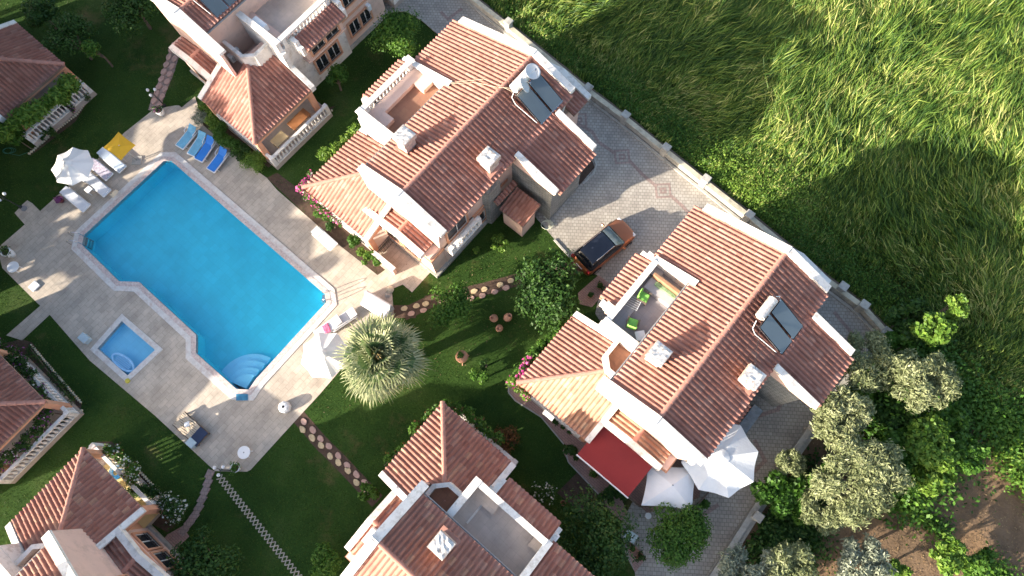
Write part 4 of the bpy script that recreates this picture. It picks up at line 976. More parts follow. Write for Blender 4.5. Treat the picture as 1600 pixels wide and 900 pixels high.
# ---- lawn grass and tall field grass
def inside(P, poly):
    x, y = P[:,0], P[:,1]; r = np.zeros(len(P), bool); n = len(poly)
    for i in range(n):
        a, b = poly[i], poly[(i+1)%n]
        c = ((a.y > y) != (b.y > y)) & (x < (b.x-a.x)*(y-a.y)/(b.y-a.y+1e-12)+a.x); r ^= c
    return r
def px_of(P):
    v = P.copy(); v[:,2] -= CAMZ; c = v @ CR; return np.stack([800+FPX*c[:,0]/-c[:,2], 450-FPX*c[:,1]/-c[:,2]], 1)
def scatter(n, keep, hold, z=0):
    P = np.column_stack([RNG.uniform(-42,42,n), RNG.uniform(-9,38,n), np.full(n, z)])
    q = px_of(P); ok = (q[:,0] > -60)&(q[:,0] < 1660)&(q[:,1] > -60)&(q[:,1] < 960)&inside(P, keep)
    for h in hold: ok &= ~inside(P, h)
    return P[ok]
def rect(T, x0, x1, y0, y1): return [Vector(T(x,y,0)) for x,y in ((x0,y0),(x1,y0),(x1,y1),(x0,y1))]
HOLES = [DECK, DRIVE, BRICK]
for T, nwx in ((TB,-6.05),(TC_,-5.1),(TD,-5.1),(TA,-5.1),(TE,-5.1),(TF,-5.1),(TG,-5.1),(TH_,-5.1)):
    HOLES += [rect(T,-7.2,-1.6,-2.7,2.7), rect(T,nwx,2.6,-1.2,12.4), rect(T,2.5,5.4,6,9)]
HOLES += [G([(898,690),(940,650),(1110,700),(1092,778),(1012,802),(978,772)]), G([(470,640),(600,780),(570,800),(455,665)]), G([(610,480),(670,462),(820,428),(910,405),(910,428),(820,452),(680,485),(620,500)])]
Pl = scatter(330000, LAWN, HOLES)
a = RNG.uniform(0, 2*math.pi, len(Pl)); hgt = RNG.uniform(.03,.075,len(Pl)); wv = .022; ln = RNG.normal(size=(len(Pl),2))*.03
dx, dy = np.cos(a)*wv, np.sin(a)*wv
V = np.stack([Pl-np.column_stack([dx,dy,0*dx]), Pl+np.column_stack([dx,dy,0*dx]), Pl+np.column_stack([ln[:,0],ln[:,1],hgt])], 1)
o = np_quads('lawn_grass', V, M['grass_l'], nv=3); o['kind'] = 'stuff'
FK = [W(-60,27)]+fld[1:-7]+[at(1450,590),at(1560,650),at(1640,690),at(1900,720),W(70,-10),W(70,60),W(-60,60)]
Pf = scatter(800000, FK, [])
n = len(Pf)
def fnoise(P, f, seed):
    r = np.random.default_rng(seed); s = np.zeros(len(P))
    for k in range(6):
        d = r.normal(size=2)*f; s += np.sin(P[:,0]*d[0]+P[:,1]*d[1]+r.uniform(0,6.28))/6
    return s
ang = R_(62)+fnoise(Pf,.35,1)*1.7+fnoise(Pf,1.1,5)*.5+RNG.normal(size=n)*.42
# matted lower grass near the wall stands shorter
u_ = Pf[:,0]*VV_.x+Pf[:,1]*VV_.y; dist = np.clip((u_-23.0)/4, .0, 1)
Lh = (.30+.95*np.clip(dist,0,1)*(.75+.6*fnoise(Pf,.7,3)))*RNG.uniform(.5,1.35,n); rare = RNG.random(n) < .04; Lh[rare] *= 1.5
zz = Lh*RNG.uniform(.35,.8,n); reach = Lh*RNG.uniform(.5,.95,n)
D = np.column_stack([np.cos(ang), np.sin(ang), 0*ang]); S = np.column_stack([-np.sin(ang), np.cos(ang), 0*ang])
ph = RNG.uniform(-1.25,1.25,n)[:,None]; S = S*np.cos(ph)+np.array([0,0,1.0])*np.sin(ph)
wd = (1.25*RNG.uniform(.010,.026,n))[:,None]; up = np.array([0,0,1.0])
clump = (.35*np.maximum(0, fnoise(Pf,2.6,8)+fnoise(Pf,1.1,9)+.2))[:,None]*up
p0 = Pf; p1 = Pf+D*(reach*.35)[:,None]+up*(zz*.75)[:,None]+clump*1.3; p2 = Pf+D*reach[:,None]+up*(zz)[:,None]*RNG.uniform(.7,1.15,(n,1))+clump*1.3
q1 = np.stack([p0-S*wd, p0+S*wd, p1+S*wd, p1-S*wd], 1); q2 = np.stack([p1-S*wd, p1+S*wd, p2+S*wd*.25, p2-S*wd*.25], 1)
V = np.empty((2*n,4,3)); V[0::2] = q1; V[1::2] = q2
# weld the two segments: share vertices so each blade is one island
me = bpy.data.meshes.new('tall_grass'); vv = np.stack([p0-S*wd, p0+S*wd, p1+S*wd, p1-S*wd, p2+S*wd*.25, p2-S*wd*.25], 1).reshape(-1,3).astype(np.float32)
me.vertices.add(len(vv)); me.vertices.foreach_set("co", vv.ravel()); b6 = (np.arange(n)*6)[:,None]
lp = (b6+np.array([0,1,2,3,3,2,4,5])).astype(np.int32).ravel(); me.loops.add(len(lp)); me.loops.foreach_set("vertex_index", lp)
me.polygons.add(2*n); me.polygons.foreach_set("loop_start", np.arange(0,8*n,4,dtype=np.int32)); me.update(calc_edges=True); me.validate()
me.materials.append(M['grass_f']); o = bpy.data.objects.new('tall_grass', me); COL.objects.link(o); o['kind'] = 'stuff'
print('blades', n, 'lawn', len(Pl))
# ================================================================ things around the pool and gardens
def pxdir(a, b, z=0):
    d = at(*b, z)-at(*a, z); return math.atan2(d.y, d.x), d.length
def local_empty(name, loc, rz_, label, cat, group=None): return tag(empty(name, loc, rz_), label, cat, group)
mats = {}
def cm(name, c, rough=.7, **k):
    if name not in mats: mats[name] = mat(name, c, rough, **k)
    return mats[name]
BLUE, LBLUE = cm('blue_sling', (.03,.20,.62), .6, var=.08), cm('pale_blue_sling', (.16,.42,.60), .6, var=.15, scale=4)
def lounger(name, a, b, label, fabric, group, back=35, arms=True, slats=False, width=.62, cushion=0.0):
    """a foot end pixel, b head end pixel; local x runs from foot to head"""
    c = (at(*a)+at(*b))/2; ang, L = pxdir(a, b, .3); L = min(max(L, 1.75), 2.05)
    base = local_empty(name, (c.x, c.y, .02), ang, label, 'sunbed', group); w_ = width/2; h = .30
    x0, xs, x1 = -L/2, L*.18, L/2; bl = x1-xs
    mb = MB()
    for s_ in (-1,1): mb.beam((x0,s_*w_,h),(x1-.1,s_*w_,h),.06,.06); 
    mb.beam((x0,-w_,h-.002),(x0,w_,h-.002),.06,.055); mb.build('frame', M['white_pl'], base)
    for s_ in (-1,1):
        for x in (x0+.25, xs+.25): q = MB(); q.tube([(x,s_*w_,h-.03),(x+.05,s_*(w_+.02),0)], .025, 6); q.build('leg', M['white_pl'], base)
    bx, bz = math.cos(R_(back)), math.sin(R_(back))
    mb = MB()
    if slats:
        n = 13
        for k in range(n): x = x0+.08+(xs-x0-.08)*k/n; mb.box(x, x+.055, -w_+.03, w_-.03, h+.001, h+.022)
    else:
        mb.box(x0+.03, xs, -w_+.03, w_-.03, h+.003, h+.03+cushion)
    mb.build('seat', fabric, base)
    mb = MB(); T = lambda x,y,z: (xs+x*bx-z*bz, y, h+x*bz+z*bx); mb.T = T; mb.world = False
    mb.T = T
    V = MB(); 
    def tb(x_0,x_1,y_0,y_1,z_0,z_1):
        i = [V.pt(T(*p)) for p in ((x_0,y_0,z_0),(x_1,y_0,z_0),(x_1,y_1,z_0),(x_0,y_1,z_0),(x_0,y_0,z_1),(x_1,y_0,z_1),(x_1,y_1,z_1),(x_0,y_1,z_1))]
        for q in ((3,2,1,0),(4,5,6,7),(0,1,5,4),(1,2,6,5),(2,3,7,6),(3,0,4,7)): V.f.append([i[k] for k in q])
    if slats:
        for k in range(8): tb(.03+bl*k/8, .03+bl*k/8+.055, -w_+.04, w_-.04, .004, .026)
        V.build('backrest', fabric, base)
    else:
        tb(.02, bl, -w_+.03, w_-.03, .004, .034+cushion); V.build('backrest', fabric, base)
    if arms:
        for s_ in (-1,1):
            q = MB(); q.tube([(xs-.18,s_*(w_+.03),h),(xs-.1,s_*(w_+.05),h+.2),(xs+.25,s_*(w_+.06),h+.24),(xs+.45,s_*(w_+.05),h+.1),(xs+.5,s_*(w_+.02),h)], .022, 6); q.build('armrest', M['white_pl'], base)
    return base
g = 'blue sunbeds on the terrace above the pool'
lounger('sun_lounger',(285,232),(309,203),'light blue sunbed nearest the white flower pot at the top of the pool terrace',LBLUE,g)
lounger('sun_lounger',(302,246),(325,211),'pale blue sunbed standing against the left side of a deep blue one',LBLUE,g,arms=False)
lounger('sun_lounger',(313,254),(338,218),'deep blue sunbed standing against the right side of a pale blue one',BLUE,g)
lounger('sun_lounger',(332,270),(358,236),'single deep blue sunbed nearest the clipped hedge ball',BLUE,g)
WF = cm('white_cushion', (.70,.71,.74), .85, var=.05); PF = cm('patterned_cushion', (.50,.46,.55), .85, var=.45, scale=9)
g = 'white sunbeds beside the round parasol'
lounger('sun_lounger',(196,268),(163,240),'pale grey cushioned sunbed half under the yellow parasol',cm('pale_towel',(.50,.58,.68),.9),g,back=12,arms=False,cushion=.08)
lounger('sun_lounger',(174,279),(148,257),'sunbed with a purple patterned cushion left of the one under the yellow parasol',PF,g,back=6,arms=False,cushion=.06)
lounger('sun_lounger',(175,308),(136,274),'white cushioned sunbed just right of the round parasol',WF,g,back=10,arms=False,cushion=.07)
lounger('sun_lounger',(143,331),(103,298),'white cushioned sunbed below the round parasol',WF,g,back=10,arms=False,cushion=.07)
lounger('sun_lounger',(523,388),(494,362),'white slatted plastic sunbed alone in the shade by the flower bed',M['white_pl'],None,back=8,arms=False,slats=True)
lounger('sun_lounger',(500,524),(532,502),'white sunbed between the pool and the white parasol by the palm',WF,None,back=20,arms=False,cushion=.06)
lounger('sun_lounger',(522,512),(555,490),'grey white sunbed between the palm and the covered swing seat',cm('grey_cushion',(.55,.55,.56),.9),None,back=10,arms=False,cushion=.05)
def drape(name, pts, z, m, label, cat, th=.02, seed=1):
    P = [at(x,y,z) for x,y in pts]; rr = random.Random(seed); mb = MB(); n = 8; g_ = {}
    for i in range(n+1):
        for j in range(n+1):
            p = P[0].lerp(P[1], i/n).lerp(P[3].lerp(P[2], i/n), j/n); g_[i,j] = mb.pt((p.x+rr.uniform(-.02,.02), p.y+rr.uniform(-.02,.02), z+rr.uniform(0,.035)))
    for i in range(n):
        for j in range(n): mb.f.append([g_[i,j],g_[i+1,j],g_[i+1,j+1],g_[i,j+1]])
    o = mb.build(name, m, None, loc=P[0], smooth=True); md = o.modifiers.new('solid','SOLIDIFY'); md.thickness = th; return tag(o, label, cat)
drape('towel',[(503,510),(512,504),(518,518),(508,522)],.44,cm('pink_towel',(.62,.16,.28),.95,var=.5,scale=14),'bright pink patterned towel lying on the sunbed by the white parasol','towel')
drape('towel',[(172,305),(181,296),(186,299),(177,309)],.40,cm('cream_towel',(.74,.60,.42),.95),'cream towel hanging over the foot of a white sunbed','towel')
# lounger floating in the small pool
c = at(191,566); ang,_ = pxdir((172,552),(207,578)); base = local_empty('floating_lounger',(c.x,c.y,-.12),ang,'pale blue slatted pool lounger afloat in the small pool','pool float')
fl = cm('pale_blue_plastic',(.30,.58,.85),.4)
mb = MB(); pts = [(.82*math.cos(t)+.0, .33*math.sin(t)*(1 if abs(math.cos(t))<.8 else .95), .05) for t in np.linspace(0,2*math.pi,25)]; mb.tube(pts,.075,8,cap=False); mb.build('rim', fl, base, smooth=True)
mb = MB()
for k in range(5): mb.tube([(-.55,-.2+.1*k,.04),(.6,-.2+.1*k,.04)],.03,6)
mb.build('slats', fl, base)
# parasols
def parasol(name, px, py, z, r, n, label, m, rise=.45, rot=0.0, sag=.06, valance=.0, pole=True, sq=False, cat='parasol'):
    c = at(px, py, z); base = local_empty(name,(c.x,c.y,0),rot,label,cat)
    mb = MB(); K = 6; top = mb.pt((0,0,z+rise*.35)); rings = []
    for k in range(1, K+1):
        t = k/K; rg = []
        for j in range(n*6):
            a = 2*math.pi*j/(n*6); seg = (j%6)/6; e = 1-(1-math.cos(math.pi/n))*(math.sin(math.pi*seg)**1.0)*1.0*(1.0+.35*t)
            dip = sag*math.sin(math.pi*seg)*t; rg.append(mb.pt((r*t*e*math.cos(a), r*t*e*math.sin(a), z+rise*.35-rise*(t**1.15)+rise*.0-dip)))
        rings.append(rg)
    N = n*6
    for j in range(N): mb.f.append([top, rings[0][j], rings[0][(j+1)%N]])
    for A,B in zip(rings, rings[1:]):
        for j in range(N): mb.f.append([A[j],A[(j+1)%N],B[(j+1)%N],B[j]])
    cn = mb.build('canopy', m, base, smooth=False)
    if not sq:
        mb = MB(); mb.lathe((0,0,z+rise*.35+.05),[(0,.05),(.10,.02),(r*.2,-.06*rise-.06)],16); mb.build('vent', m, cn, smooth=True)
    mb = MB()
    for j in range(n):
        a = 2*math.pi*j/n; mb.tube([(0,0,z+rise*.35-.04),(r*.97*math.cos(a),r*.97*math.sin(a),z-rise*.65-.03)],.012,4)
    mb.build('ribs', M['steel'], base)
    mb = MB(); mb.tube([(0,0,.05),(0,0,z+rise*.35+.06)],.03,8); mb.build('pole', M['steel'], base)
    mb = MB(); mb.lathe((0,0,0),[(0,0),(.28,0),(.28,.06),(.08,.12),(.05,.3),(0,.3)],14); mb.build('foot', M['conc'], base)
    return base
parasol('parasol',108,256,2.35,1.32,8,'round white parasol beside the white sunbeds at the left of the pool',M['canvas'],.5,R_(10))
parasol('parasol',505,553,2.3,1.40,8,'white parasol whose right half is hidden beneath the palm crown',M['canvas'],.5,R_(20))
parasol('parasol',1127,714,2.75,2.08,8,'large eight sided white parasol touching the roof corner of the right villa',M['canvas_g'],.4,R_(8))
def sqparasol(px, py, z, corners, label, m, rise=.5, sag=.12, pole=True, sc_=1.0):
    c = at(px, py, z); P = [at(x,y,z-rise*.6)-c for x,y in corners]; base = local_empty('parasol',(c.x,c.y,0),0,label,'parasol')
    mb = MB(); K = 7; rg = []; top = mb.pt((0,0,z))
    outl = []
    for i in range(4):
        a, b = P[i], P[(i+1)%4]
        for k in range(8):
            t = k/8; p = a.lerp(b, t); s_ = math.sin(math.pi*t); p = p*(1-.055*s_); outl.append((p.x, p.y, s_))
    for k in range(1,K+1):
        t = k/K; rg.append([mb.pt((x*t, y*t, z-rise*t**1.1+sag*s_*t*(1-t)*.5)) for x,y,s_ in outl])
    n = len(outl)
    for j in range(n): mb.f.append([top, rg[0][j], rg[0][(j+1)%n]])
    for A,B in zip(rg, rg[1:]):
        for j in range(n): mb.f.append([A[j],A[(j+1)%n],B[(j+1)%n],B[j]])
    mb.build('canopy', m, base)
    mb = MB()
    for p in P: mb.tube([(0,0,z-.04),(p.x*.97,p.y*.97,z-rise-.03)],.014,4)
    mb.build('ribs', M['steel'], base)
    mb = MB(); mb.tube([(0,0,.05),(0,0,z+.08)],.035,8); mb.build('pole', M['steel'], base)
    mb = MB(); mb.box(-.3,.3,-.3,.3,0,.08); mb.build('foot', M['conc'], base)
    return base
sqparasol(1051,758,2.6,[(1013,727),(1091,730),(1083,798),(1003,790)],'large square white parasol between the red awning and the eight sided parasol',M['canvas_g'],.45)
sqparasol(187,228,2.0,[(184,205),(211,226),(188,250),(160,230)],'square yellow orange parasol at the edge of the lawn by the pool',cm('yellow_canvas',(.70,.40,.03),.85,var=.08),.18,.03)
# covered swing seat
Q = [at(563,474,.6),at(575,457,.6),at(609,484,.6),at(602,494,.6)]
c = (Q[0]+Q[1]+Q[2]+Q[3])/4; ang,_ = pxdir((563,468),(603,492),.5)
base = local_empty('covered_seat',(c.x,c.y,.02),ang,'garden sofa under a grey white cover at the end of the pool terrace','covered sofa')
mb = MB(); mb.yz([(-.42,0),(.48,0),(.48,.95),(.30,.98),(.05,.55),(-.42,.45)],-.92,.92); o = mb.build('cover', cm('grey_cover',(.52,.51,.52),.85,var=.12), base)
bv = o.modifiers.new('bev','BEVEL'); bv.width = .06; bv.segments = 3
for x in (-.8,.8): q = MB(); q.box(x-.04,x+.04,-.36,-.28,0.0,.06); q.build('leg', M['steel'], base)
# tables, stools, planters
def rtable(px, py, z, r, label, hole=True, m='white_pl'):
    c = at(px,py,z); base = local_empty('round_table',(c.x,c.y,.02),0,label,'table')
    mb = MB(); mb.lathe((0,0,z),[(0,0),(r*.96,0),(r,-.012),(r,-.035),(r*.9,-.04),(0,-.04)],28); t = mb.build('tabletop', M[m], base)
    if hole: mb = MB(); mb.lathe((0,0,z+.002),[(0,.004),(.035,.004),(.04,0)],12); mb.build('umbrella_hole_cap', M['gutter'], t)
    for k in range(4):
        a = k*math.pi/2+.4; q = MB(); q.tube([(r*.55*math.cos(a),r*.55*math.sin(a),z-.04),(r*.72*math.cos(a),r*.72*math.sin(a),0)],.022,6); q.build('leg', M[m], base)
rtable(381,707,.68,.36,'round white plastic table at the bottom tip of the pool terrace')
rtable(20,417,.5,.36,'round white table near the left edge of the pool terrace',False)
def sqtable(px,py,z,s,rot,label,m='white_pl',name='side_table',cat='side table'):
    c = at(px,py,z); base = local_empty(name,(c.x,c.y,.02),R_(rot),label,cat)
    mb = MB(); mb.bevbox(-s,s,-s,s,z-.04,z,.01); mb.build('tabletop', M[m], base)
    for a in (-1,1):
        for b in (-1,1): q = MB(); q.box(a*s*.8-.02,a*s*.8+.02,b*s*.8-.02,b*s*.8+.02,0,z-.04); q.build('leg', M[m], base)
sqtable(138,296,.42,.20,-38,'small white side table between two white sunbeds')
sqtable(131,278,.45,.20,-38,'small white side table tucked under the edge of the round parasol')
def planter(px, py, r, h, label, m=None, plant=None, np_=160, name='planter', cat='planter', pm=None, z0=.02, pr=1.0, flw=None):
    c = at(px,py,h); base = local_empty(name,(c.x,c.y,z0),0,label,cat)
    mb = MB(); mb.lathe((0,0,0),[(0,0),(r*.62,0),(r*.85,h*.35),(r,h*.85),(r*1.04,h*.93),(r*1.02,h),(r*.86,h),(r*.8,h*.9),(0,h*.88)],20); mb.build('pot', m or M['white_pl'], base, smooth=True)
    mb = MB(); mb.lathe((0,0,h*.9),[(0,.0),(r*.82,0)],16); mb.build('soil', M['bedsoil'], base)
    if plant:
        g0 = Vector((c.x,c.y,0)); B = [(c.x+RNG.normal()*r*.4*pr, c.y+RNG.normal()*r*.4*pr, z0+h+r*.5*k/3*pr, r*.75*pr) for k in range(4)]
        foliage('foliage', B, np_, .075, plant, base, asp=.4)
        if flw: foliage('flowers', B, 90, .05, flw, base, asp=.9, up=.9)
    return base
c = at(444,636,.3); base = local_empty('parasol_stand',(c.x,c.y,.02),.2,'white moulded parasol stand alone near the lawn edge, right of the pool tip','parasol stand')
mb = MB(); mb.lathe((0,0,0),[(.34,0),(.36,.12),(.34,.34),(.24,.46),(.09,.5),(.08,.38),(0,.38)],8); mb.build('base', M['white_pl'], base); mb = MB(); mb.lathe((0,0,.39),[(0,0),(.078,0)],12); mb.build('socket', M['iron'], base)
planter(367,731,.26,.5,'white pot with a small green plant at the foot of the lower lamp post',plant='leaf_mid')
planter(248,172,.27,.5,'white pot with purple flowers at the top corner of the pool terrace',plant='leaf_dark',flw='leaf_purple',pr=1.2)
planter(8,393,.30,.7,'tall white pot with a dark plant at the left edge of the pool terrace',plant='leaf_dark')
planter(92,311,.22,.35,'dark red pot with purple leaves at the end of the lowest white sunbed',m=cm('dark_red_pot',(.16,.04,.05),.5),plant='leaf_purple')
planter(938,446,.20,.32,'clay pot with a bushy plant by the rear of the orange car, upper of two',m=M['terra'],plant='leaf_dark',z0=.01)
planter(923,461,.18,.30,'clay pot with a bushy plant by the rear of the orange car, lower of two',m=M['terra'],plant='leaf_dark',z0=.01)
g = 'potted plants along the porch of the right villa'
for i,(x,y) in enumerate(((867,658),(881,667),(893,675),(869,640),(901,715))):
    tag(planter(x,y,.17,.3,('clay potted plant under the white box on the porch wall','second clay potted plant below the white box','third clay potted plant below the white box','clay potted plant above the white box on the porch wall','potted plant beside the left corner of the red awning')[i],m=M['terra'],plant='leaf_dark',z0=.01), group=g)
planter(929,742,.2,.3,'small potted shrub on the brick path in front of the red awning',m=M['terra'],plant='leaf_mid',z0=.01,pr=1.3)
planter(989,858,.17,.3,'upper potted plant on the little brick island near the bottom',m=M['terra'],plant='leaf_dark',z0=.01)
planter(1000,870,.2,.3,'lower potted plant on the little brick island near the bottom',m=M['terra'],plant='leaf_dark',z0=.01)
rtable(1013,806,.45,.17,'tiny white round table beside the rounded green tree',False)
# clay jars on the lawn
def jar(px, py, tilt, ang, s, label, group, plant=False):
    z = .02; c = at(px,py,.3); base = local_empty('clay_jar',(c.x,c.y,z),R_(ang),label,'clay jar',group)
    ct, st = math.cos(R_(tilt)), math.sin(R_(tilt))
    rr_ = .30*s; mb = MB(lambda x,y,z: (x*ct+(z-.0)*st, y, -x*st+z*ct+rr_*st*.9))
    mb.world = False; V = MB(); V.lathe((0,0,0),[(0,0),(.13*s,0),(.24*s,.18*s),(.31*s,.42*s),(.29*s,.62*s),(.17*s,.80*s),(.13*s,.86*s),(.17*s,.93*s),(.14*s,.93*s),(.10*s,.84*s),(.10*s,.7*s),(0,.68*s)],20)
    V.v = [(x*ct+z_*st, y, -x*st+z_*ct+rr_*st*.9) for x,y,z_ in V.v]; V.build('jar', M['terra'], base, smooth=True)
    if plant: foliage('foliage', [(c.x,c.y,1.0*s,.22)], 120, .09, 'leaf_grey', base, asp=.25) if False else foliage('foliage', [(0,0,1.0*s,.20)], 130, .09, 'leaf_grey', None, asp=.25) and None
    return base
g = 'three clay jars lying together on the shaded lawn'
jar(775,497,20,200,.78,'left one of the three clay jars clustered on the shaded lawn',g)
jar(790,498,22,20,.8,'right one of the three clay jars clustered on the shaded lawn',g)
jar(781,511,18,250,.72,'lowest one of the three clay jars clustered on the shaded lawn',g)
c = at(722,558,.5); base = local_empty('clay_urn',(c.x,c.y,.01),0,'large clay urn on a three legged stand, alone on the sunlit lawn','clay urn')
mb = MB(); mb.lathe((0,0,.15),[(0,0),(.16,0),(.32,.25),(.38,.5),(.34,.72),(.2,.9),(.16,.95),(.21,1.02),(.17,1.02),(.12,.92),(0,.85)],22); mb.build('urn', M['terra'], base, smooth=True)
mb = MB()
for k in range(3): a = k*2.1+.5; mb.tube([(.18*math.cos(a),.18*math.sin(a),.2),(.42*math.cos(a),.42*math.sin(a),0)],.03,6)
mb.build('stand', M['terra'], base)
foliage('foliage', [(c.x,c.y,1.25,.2)], 120, .09, 'leaf_mid', base, asp=.25)
# bench with towels, box, hatch, small lids
Q = [at(x,y,.4) for x,y in ((288,642),(326,676),(306,697),(268,666))]; c = (Q[0]+Q[1]+Q[2]+Q[3])/4; ang,_ = pxdir((288,642),(326,676),.4)
wx, wy = (Q[1]-Q[0]).length/2, (Q[2]-Q[1]).length/2
base = local_empty('daybed',(c.x,c.y,.02),ang,'low wooden daybed with striped cloth and a dark blue mat by the pool terrace edge','daybed')
mb = MB(); mb.box(-wx,wx,-wy,wy,.26,.34); mb.build('frame', M['bark'], base)
for a in (-1,1):
    for b in (-1,1): q = MB(); q.box(a*(wx-.08)-.04,a*(wx-.08)+.04,b*(wy-.08)-.04,b*(wy-.08)+.04,0,.26); q.build('leg', M['bark'], base)
mb = MB(); sm = cm('beige_slat',(.50,.42,.32),.8)
for k in range(9):
    y0_ = -wy+.04+k*(2*wy-.08)/9; pts = [(-wx+.02+(1.35*wx)*t, y0_+.05+.02*math.sin(t*9+k), .37+.015*math.sin(t*11+k*2)) for t in np.linspace(0,1,10)]
    for a_,b_ in zip(pts,pts[1:]): mb.beam(a_,b_,.085,.03)
mb.build('striped_cloth', sm, base)
mb = MB(); mb.box(.38*wx,wx-.02,-wy+.03,wy-.03,.341,.40); mb.build('blue_mat', cm('navy_mat',(.03,.045,.09),.8), base)
sqtable(292,663,.62,.14,20,'small pale blue plastic stool set on the striped daybed','water' if False else 'white_pl','stool','stool')
def crate(px,py,sx_,sy_,h,rot,label,m,name='box',cat='box',z0=.02,lid=True):
    c = at(px,py,h); base = local_empty(name,(c.x,c.y,z0),R_(rot),label,cat)
    mb = MB(); mb.bevbox(-sx_,sx_,-sy_,sy_,0,h-.05,.02); mb.build('body', m, base)
    mb = MB(); mb.bevbox(-sx_-.02,sx_+.02,-sy_-.02,sy_+.02,h-.05,h,.02); mb.build('lid', m, base); return base
GB = cm('grey_blue_plastic',(.42,.52,.56),.5)
crate(298,692,.24,.20,.45,-38,'grey blue plastic box at the lower corner of the daybed',GB)
crate(130,528,.28,.20,.4,-38,'grey blue plastic box at the terrace edge beside the small pool',GB)
crate(53,447,.24,.26,.10,-38,'white square hatch cover on the left part of the pool terrace',M['white_pl'],'hatch_cover','hatch')
crate(986,838,.30,.24,.5,-35,'pale blue grey box on the paving between two round trees',cm('pale_blue_box',(.45,.58,.62),.5),z0=.01)
mb = MB(); mb.lathe((0,0,0),[(0,.03),(.19,.03),(.20,0)],20); o = mb.build('drain_cover', M['gutter']); p_ = at(38,326); o.location = (p_.x,p_.y,.025); tag(o,'round dark drain cover on the paved notch at the left of the terrace','drain cover')
mb = MB(); mb.lathe((0,0,0),[(0,.12),(.12,.10),(.16,0)],14); o = mb.build('pool_float', cm('yellow_plastic',(.55,.48,.08),.6)); p_ = at(200,595); o.location = (p_.x,p_.y,.02); tag(o,'small yellow plastic float at the corner of the small pool','float')
# ladders
def ladder(px,py,inx,iny,label,steps=3,sp=.55):
    c = at(px,py); d = at(inx,iny)-c; d.z = 0; ang = math.atan2(d.y,d.x); base = local_empty('pool_ladder',(c.x,c.y,.07),ang,label,'pool ladder')
    for s_ in (-1,1):
        y = s_*sp/2; q = MB(); q.tube([(-.55,y,0),(-.55,y,.35),(-.45,y,.62),(-.25,y,.74),(0,y,.66),(.14,y,.4),(.16,y,-.2),(.16,y,-1.0)],.024,8); q.build('rail', M['steel'], base, smooth=True)
    for k in range(steps): q = MB(); q.box(.12,.28,-sp/2,sp/2,-.30-.28*k,-.26-.28*k); q.build('step', M['steel'], base)
ladder(127,376,160,376,'steel pool ladder with dark steps at the left corner of the pool')
ladder(509,466,480,466,'steel pool ladder with long shadows at the right corner of the pool')
# lamp posts
def lamp(px,py,h,label,arms=3):
    c = at(px,py); base = local_empty('garden_lamp',(c.x,c.y,.02),0,label,'lamp post')
    mb = MB(); mb.lathe((0,0,0),[(.12,0),(.10,.06),(.05,.12),(.035,.4),(.03,h)],10); mb.build('post', M['iron'], base)
    for k in range(arms):
        a = k*2*math.pi/arms+.6; q = MB(); q.tube([(0,0,h-.12),(.14*math.cos(a),.14*math.sin(a),h-.16),(.27*math.cos(a),.27*math.sin(a),h-.02)],.016,6); am = q.build('arm', M['iron'], base)
        q = MB(); q.lathe((.27*math.cos(a),.27*math.sin(a),h),[(0,0),(.06,.01),(.095,.07),(.10,.12),(.07,.19),(0,.215)],12); q.build('globe', cm('opal_globe',(.62,.64,.66),.25), am, smooth=True)
lamp(257,165,1.55,'lamp post with three globes at the top corner of the pool terrace')
lamp(366,735,1.9,'lamp post with three globes at the bottom tip of the pool terrace')
lamp(33,324,1.65,'lamp post on the lawn by the round drain cover at the left')
# solar heaters, dishes
def solar(T, y0, label, tl=1.53, tr=.29, tank0=.0, tm='tank'):
    r = Vector(T(1.9, y0+.95, 6.4)); base = tag(empty('solar_water_heater', r), label, 'solar heater')
    zl, zh_ = 6.28, 7.35
    for k in range(2):
        ya = y0+k*.98; mb = MB(T); x0,x1 = 1.05, 2.85
        P = [(x0,ya,zh_),(x1,ya,zl),(x1,ya+.92,zl),(x0,ya+.92,zh_)]; nn = Vector((zh_-zl,0,x1-x0)).normalized()*.08
        a = [mb.pt(p) for p in P]; b = [mb.pt(Vector(p)+nn) for p in P]
        for i in range(4): mb.f.append([a[i],a[(i+1)%4],b[(i+1)%4],b[i]])
        mb.f.append(a[::-1]); fr = mb.build('panel', M['steel'], base)
        mb = MB(T); n2 = nn*1.04; P2 = [Vector(p)+n2 for p in ((x0+.04,ya+.04,zh_-.025),(x1-.04,ya+.04,zl+.025),(x1-.04,ya+.88,zl+.025),(x0+.04,ya+.88,zh_-.025))]
        mb.face(P2); mb.build('glazing', M['solar'], fr)
        fr.data.polygons
    mb = MB(T); c0 = (.80, y0+.15+tank0, 7.62); c1 = (.80, y0+1.75+tank0, 7.62); A = MB(T)
    A.tube([(.8,y0+.05+tank0,7.62),(.8,y0+.12+tank0,7.62)],.16,16); A.tube([(.8,y0+.12+tank0,7.62),(.8,y0+.12+tl+tank0,7.62)],tr,20); A.build('tank', M[tm], base, smooth=False)
    mb = MB(T)
    for y in (y0+.05,y0+.95,y0+1.85):
        mb.tube([(1.0,y,7.3),(1.0,y,6.62)],.02,5); mb.tube([(.75,y,7.3),(.75,y,6.70)],.02,5); mb.tube([(2.8,y,6.3),(2.8,y,6.05)],.02,5); mb.tube([(1.0,y,6.68),(2.8,y,6.1)],.02,5)
    mb.build('stand', M['steel'], base)
    mb = MB(T); mb.tube([(.8,y0+.2,7.4),(.9,y0-.15,7.2),(1.2,y0-.2,6.9),(2.6,y0-.05,6.3)],.022,6); mb.tube([(.85,y0+1.8,7.45),(1.0,y0+2.0,7.3),(1.05,y0+1.95,7.2)],.022,6); mb.build('pipe', M['white_pl'], base)
